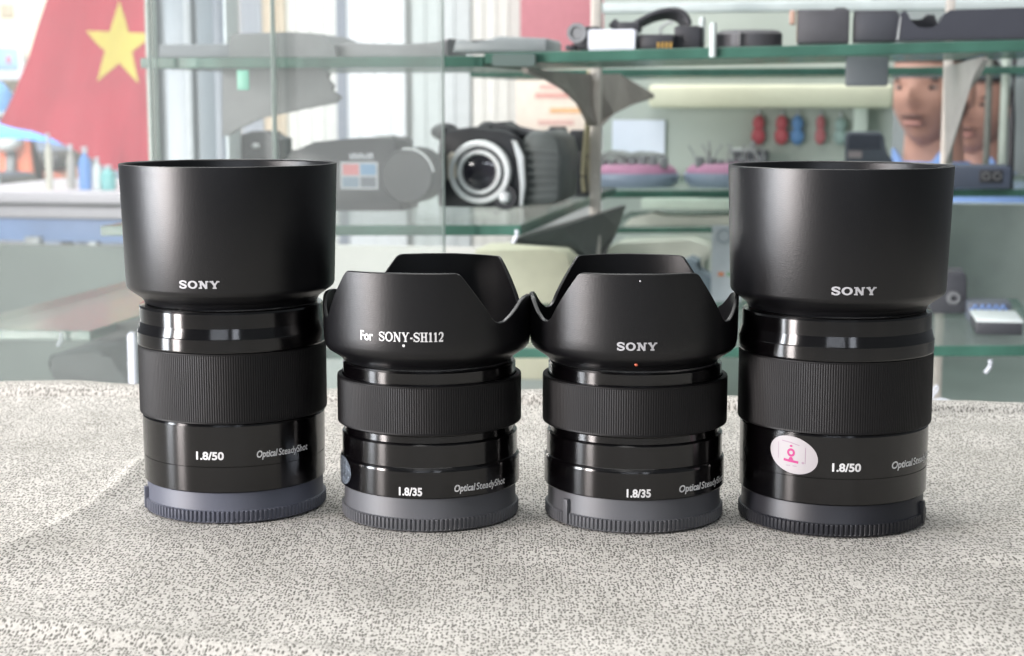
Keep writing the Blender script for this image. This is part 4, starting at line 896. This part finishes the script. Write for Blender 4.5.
bm = bmesh.new(); a_tube(bm, [(0, 0, L(0, 420)[1]), (0, 0, zt)], .02); link('pole', bm, WHT, T)
T, L = far('blue_awning', 'bright blue awning sheet over the parked motorbikes', 'awning', 20, 200, 6.0)
bm = bmesh.new(); a_prism(bm, outline(L, [(-60, 118), (5, 120), (30, 126), (55, 136), (85, 146), (85, 152), (50, 142), (20, 139), (-60, 140)]), 0, .9, .01); link('sheet', bm, mat('awning_blue', (78, 138, 214), .6), T)
for px in (-50, 80):
    bm = bmesh.new(); x, z = L(px, 130); a_tube(bm, [(x, .1, L(px, 430)[1]), (x, .1, z)], .02); link('pole', bm, LGREY, T)
struct('wall_street', (lambda b: (a_box(b, *[at(-300, 0, 9.4)[0], at(140, 0, 9.4)[0], 0, .1, -1.0, at(0, 141, 9.4)[1] + .25]), b)[1])(bmesh.new()), mat('wall_street_slate', (120, 128, 145), .7, var=.25, scale=1.5), (W3(0, 9.4, 0).x, W3(0, 9.4, 0).y, 0), -TH)
def motorbike(label, px, v, yaw, body, rider=None):
    u0, _ = at(px, 200, v); T = empty('motorbike', W3(u0, v, -1.0), -TH + yaw); tag(T, label, 'motorbike', 'motorbikes parked on the street')
    TY = mat('tyre', (50, 50, 54), .7)
    for x in (-.62, .62):
        bm = bmesh.new(); pts = [(x + .26 * math.cos(a), 0, .29 + .26 * math.sin(a)) for a in [2 * math.pi * k / 24 for k in range(25)]]; a_tube(bm, pts, .045, 8)
        for k in range(6): a_tube(bm, [(x, 0, .29), (x + .25 * math.cos(k * math.pi / 3), 0, .29 + .25 * math.sin(k * math.pi / 3))], .008, 5)
        link('wheel', bm, TY, T)
    M = mat('bike_%d_%d_%d' % body, body, .35, coat=.5)
    bm = bmesh.new(); a_prism(bm, [(-.75, .62), (-.5, .75), (.0, .70), (.12, .45), (.38, .42), (.5, .95), (.42, 1.02), (.28, .6), (.1, .35), (-.35, .32), (-.5, .5)], -.11, .11, .03); link('body', bm, M, T)
    bm = bmesh.new(); a_box(bm, -.62, .02, -.12, .12, .72, .82, .04); link('seat', bm, BLK2, T)
    bm = bmesh.new(); a_tube(bm, [(.62, 0, .29), (.42, 0, 1.02)], .03); a_tube(bm, [(.40, -.33, 1.08), (.44, 0, 1.02), (.40, .33, 1.08)], .018); link('handlebar', bm, DGREY, T)
    bm = bmesh.new(); a_ball(bm, (.52, 0, .92), .08, .09, .08); link('headlight', bm, SILV, T)
    return T
motorbike('dark blue motorbike parked nearer than the awning, at the picture edge', -34, 4.9, R(-80), (90, 120, 190))
motorbike('orange motorbike parked behind the blue awning below the flag', 44, 7.9, R(-84), (225, 120, 90))

# pale panels seen beyond the shelves
for nm, lab, cat, a, b_, v, c in (('door_panel', 'bright white door panel behind the long grey bag', 'panel', 345, 405, 2.2, (238, 240, 244)), ('curtain_panel', 'cream curtain strip beside the grey post', 'curtain', 262, 285, 2.25, (226, 210, 188)),
                                  ('door_panel', 'white panel between the cream strip and white door panel', 'panel', 285, 337, 2.26, (236, 236, 232)), ('curtain_panel', 'grey-blue strip behind the long grey bag', 'curtain', 240, 262, 2.24, (176, 182, 192)),
                                  ('curtain_panel', 'yellow strip at the side of the grey post', 'curtain', 229, 237, 2.23, (240, 200, 130)), ('door_panel', 'slate grey door stile beside the white door panel', 'panel', 336, 346, 2.19, (160, 166, 180)),
                                  ('door_panel', 'pale grey door panel behind the camcorder', 'panel', 412, 470, 2.21, (198, 204, 204)), ('door_panel', 'light grey ribbed panel above the camcorder', 'panel', 472, 522, 2.22, (212, 212, 206))):
    T, L = thing(nm, lab, cat, a, b_, 330, v, 'pale panels behind the shelves')
    (x0, _), (x1, _z) = L(a, 60), L(b_, 60); z1 = L(b_, -90)[1]; bm = bmesh.new(); a_box(bm, x0, x1, 0, .008, -.6, z1, .002)
    for k in range(3): a_box(bm, x0 + (x1 - x0) * (.2 + .25 * k), x0 + (x1 - x0) * (.24 + .25 * k), -.004, .001, -.6, z1)
    link('panel', bm, mat('panel_%d_%d_%d' % c, c, .6, var=.03), T)
wallbox('wall_middle', 150, 603, -200, 520, 2.35, .05, mat('wall_shop_grey', (186, 190, 188), .7, var=.06, scale=3))
T, L = thing('pink_board', 'pink board on the wall above the camcorder', 'board', 520, 597, 54, 2.15)
bm = bmesh.new(); (x0, _), (x1, z1) = L(520, 54), L(610, -90); a_box(bm, x0, x1, 0, .02, 0, z1, .003); link('board', bm, mat('board_pink', (190, 124, 132), .6, var=.04), T)
T, L = thing('notice_board', 'cream notice with faint red and orange patches right above the camcorder', 'notice', 520, 597, 135, 2.12)
bm = bmesh.new(); (x0, _), (x1, z1) = L(516, 140), L(600, 62); a_box(bm, x0, x1, 0, .02, 0, z1, .003); link('board', bm, mat('notice_cream', (226, 214, 200), .6, var=.05), T)
for k, (px, py, wd, c) in enumerate(((535, 93, 40, (212, 160, 150)), (540, 84, 30, (216, 180, 170)), (550, 108, 34, (220, 176, 130)), (538, 120, 36, (205, 170, 160)))):
    bm = bmesh.new(); (x0, z0), (x1, z1) = L(px, py + 5), L(px + wd, py); a_box(bm, x0, x1, -.002, .001, z0, z1); link('colour_patch', bm, mat('notice_patch_%d' % k, c, .6), T)
T, L = thing('white_lamp_tube', 'long white tube fitting above the upper shelf', 'lamp fitting', 605, 850, 12, .5)
bm = bmesh.new(); (x0, _), (x1, z1) = L(600, 9), L(1040, -2); a_box(bm, x0, x1, 0, .02, 0, z1, .003); link('tube', bm, mat('fitting_white', (200, 210, 210), .4), T)

# ---------------------------------------------------------------- one man's doubled reflection, built as two standing figures
SKIN = mat('skin', (172, 132, 116), .55, var=.06, scale=30); HAIR = mat('hair_black', (46, 40, 40), .6, var=.2, scale=200)
SHIRT = mat('shirt_blue', (120, 150, 200), .8, var=.05); LIP = mat('lip', (158, 112, 102), .5); EYEW = mat('eye_white', (140, 120, 112), .3)
def head_verts(s=1.0):
    """a head 0.235 high facing -y, chin at z=0"""
    bm = bmesh.new(); bmesh.ops.create_uvsphere(bm, u_segments=48, v_segments=36, radius=1)
    for v in bm.verts:
        x, y, z = v.co
        jaw = 1 - .30 * max(0, -z) ** 1.3
        X = .076 * x * jaw; Y = .095 * y * (1 - .12 * max(0, -z)); Z = .1175 + .1175 * z
        if y > 0 and z < -.2: Y *= 1 - .35 * min(1, (-z - .2))
        if y < 0:
            def g(cx, cz, sx, sz): return math.exp(-((X - cx) / sx) ** 2 - ((Z - cz) / sz) ** 2)
            Y -= .020 * g(0, .098, .011, .014) + .012 * g(0, .115, .008, .02) + .005 * g(0, .142, .045, .008)
            Y += .008 * (g(.031, .122, .014, .010) + g(-.031, .122, .014, .010))
            Y -= .006 * g(0, .066, .022, .005) + .005 * g(0, .056, .018, .005) + .007 * g(0, .025, .02, .014) - .004 * g(0, .043, .02, .005)
            Y -= .005 * (g(.045, .09, .02, .02) + g(-.045, .09, .02, .02))
        v.co = (X * s, Y * s, Z * s)
    return bm
def person(label, px, chin_py, v, yaw, scale, armx):
    u0, wch = at(px, chin_py, v); T = empty('person', W3(u0, v, -1.0), -TH + yaw); tag(T, label, 'person', 'reflected figures behind the showcase')
    zc = wch + 1.0
    bm = head_verts(scale)
    for x in bm.verts: x.co.z += zc
    for sgn in (-1, 1):
        a_ball(bm, (sgn * .076 * scale, .012, zc + .112 * scale), .009 * scale, .017 * scale, .031 * scale, seg=16)
    # neck, trunk and hips as one loft
    rings = [(.055, .058, .10, .02), (.054, .056, .04, .022), (.058, .060, -.02, .026), (.085, .068, -.05, .028), (.165, .085, -.075, .03), (.205, .105, -.12, .03), (.20, .118, -.22, .028), (.175, .115, -.38, .025), (.155, .108, -.50, .025), (.165, .115, -.60, .025), (.17, .12, -.70, .03)]
    loops = []
    for rx, ry, dz, oy in rings:
        loops.append([bm.verts.new((rx * math.sin(2 * math.pi * k / 32), oy - ry * math.cos(2 * math.pi * k / 32), zc + dz)) for k in range(32)])
    for A, B in zip(loops, loops[1:]):
        for k in range(32): bm.faces.new((A[k], A[(k + 1) % 32], B[(k + 1) % 32], B[k]))
    for sgn in (-1, 1):   # arms: shoulder, elbow, wrist, then palm, fingers and thumb
        sh = Vector((sgn * .19, .03, zc - .12)); el = Vector((sgn * .24, -.02, zc - .42)); wr = Vector((sgn * .10 + armx, -.25, zc - .36))
        a_tube(bm, smoothc([sh, (sh + el) / 2 + Vector((sgn * .01, 0, 0)), el], 4), .05, 14, rs=[.052 - .0015 * k for k in range(9)])
        a_tube(bm, smoothc([el, (el + wr) / 2, wr], 4), .04, 14, rs=[.040 - .0018 * k for k in range(9)])
        d = (wr - el).normalized(); pc = wr + d * .045; a_ball(bm, pc, .030, .045, .014)
        sd = d.cross(Vector((0, 0, 1))).normalized()
        for f in range(4):
            b0 = wr + d * .075 + sd * (-.027 + .018 * f); Ln = (.062, .074, .070, .054)[f]
            a_tube(bm, smoothc([b0, b0 + d * Ln * .45 + Vector((0, 0, -.004)), b0 + d * Ln * .8 + Vector((0, 0, -.018)), b0 + d * Ln + Vector((0, 0, -.030))], 3), .008, 8, rs=[.0088 - .0003 * k for k in range(10)])
        b0 = wr + d * .02 - sd * sgn * .02; a_tube(bm, smoothc([b0, b0 + d * .03 - sd * sgn * .022, b0 + d * .06 - sd * sgn * .026], 3), .009, 8)
    for sgn in (-1, 1):   # legs
        a_tube(bm, smoothc([(sgn * .09, .03, zc - .66), (sgn * .10, .02, zc - 1.0), (sgn * .10, .04, max(.05, zc - 1.35))], 4), .07, 14, rs=[.085 - .005 * k for k in range(9)])
    link('body', bm, SKIN, T, sharp=80)
    # hair cap
    hb = head_verts(scale * 1.045); z0 = zc - .004
    for x in hb.verts: x.co.z += z0
    kill = [x for x in hb.verts if (x.co.z - z0 < .166 * scale and x.co.y < -.030) or (x.co.z - z0 < .12 * scale and x.co.y < .02) or x.co.z - z0 < .06 * scale]
    bmesh.ops.delete(hb, geom=kill, context='VERTS'); link('hair', hb, HAIR, T)
    for nm, mt, px_, pz, rx, rz_, yy in (('eyebrow', HAIR, .031, .136, .016, .0035, -.080), ('eye', EYEW, .031, .121, .012, .0055, -.076)):
        for sgn in (-1, 1):
            q = bmesh.new(); a_ball(q, (sgn * px_ * scale, yy * scale, zc + pz * scale), rx * scale, .006, rz_ * scale, seg=16)
            if nm == 'eye': a_ball(q, (sgn * px_ * scale, (yy - .0055) * scale, zc + pz * scale), .005 * scale, .003, .005 * scale, mi=1, seg=12)
            link(nm, q, [mt, HAIR], T)
    q = bmesh.new(); a_ball(q, (0, -.096 * scale, zc + .066 * scale), .024 * scale, .005, .0055 * scale, seg=20); link('moustache', q, mat('moustache_dark', (92, 66, 60), .7), T)
    q = bmesh.new(); a_ball(q, (0, -.094 * scale, zc + .053 * scale), .020 * scale, .006, .006 * scale, seg=20); link('mouth', q, LIP, T)
    # shirt: trunk loft a little larger, sleeves, collar
    q = bmesh.new(); loops = []
    for rx, ry, dz, oy in [(.064, .066, -.028, .030), (.092, .076, -.046, .030)] + [(a + .010, b_ + .010, c_ - 0.0, d_) for a, b_, c_, d_ in rings[4:]]:
        loops.append([q.verts.new((rx * math.sin(2 * math.pi * k / 32), oy - ry * math.cos(2 * math.pi * k / 32), zc + dz + .006)) for k in range(32)])
    for A, B in zip(loops, loops[1:]):
        for k in range(32): q.faces.new((A[k], A[(k + 1) % 32], B[(k + 1) % 32], B[k]))
    for sgn in (-1, 1):
        sh = Vector((sgn * .19, .03, zc - .12)); el = Vector((sgn * .24, -.02, zc - .42)); mid = (sh + el) / 2 + Vector((sgn * .012, 0, -.03))
        a_tube(q, smoothc([sh, (sh + mid) / 2 + Vector((sgn * .008, 0, 0)), mid], 4), .06, 16)
        a_prism(q, [(0, 0), (sgn * .055, .012), (sgn * .062, .048), (sgn * .048, .060), (sgn * .012, .012)], -.062, -.052, .002, mtx=Matrix.Translation((0, .0, zc - .055)))
    link('shirt', q, SHIRT, T, sharp=60)
    q = bmesh.new(); 
    for sgn in (-1, 1): a_tube(q, smoothc([(sgn * .09, .03, zc - .64), (sgn * .10, .02, zc - 1.0), (sgn * .10, .04, .03)], 4), .09, 14, rs=[.098 - .003 * k for k in range(9)])
    a_lathe(q, [(.17, zc - .70), (.182, zc - .60), (.17, zc - .56)], 32, mtx=Matrix.Translation((0, .028, 0)) @ Matrix.Diagonal((1, .7, 1, 1))); link('trousers', q, mat('trousers_dark', (60, 64, 78), .8), T)
    for sgn in (-1, 1):
        q = bmesh.new(); a_ball(q, (sgn * .10, -.02, .04), .045, .12, .04); link('shoe', q, BLK2, T)
    return T
person('reflected person with moustache and light blue shirt, built as a figure, nearer of the two faces', 929, 150, 2.05, R(-24), .98, .0)
person('reflected double of the person with moustache, built as a figure, mostly hidden behind the curved bracket and upright', 974, 157, 2.75, R(-18), 1.0, .0)
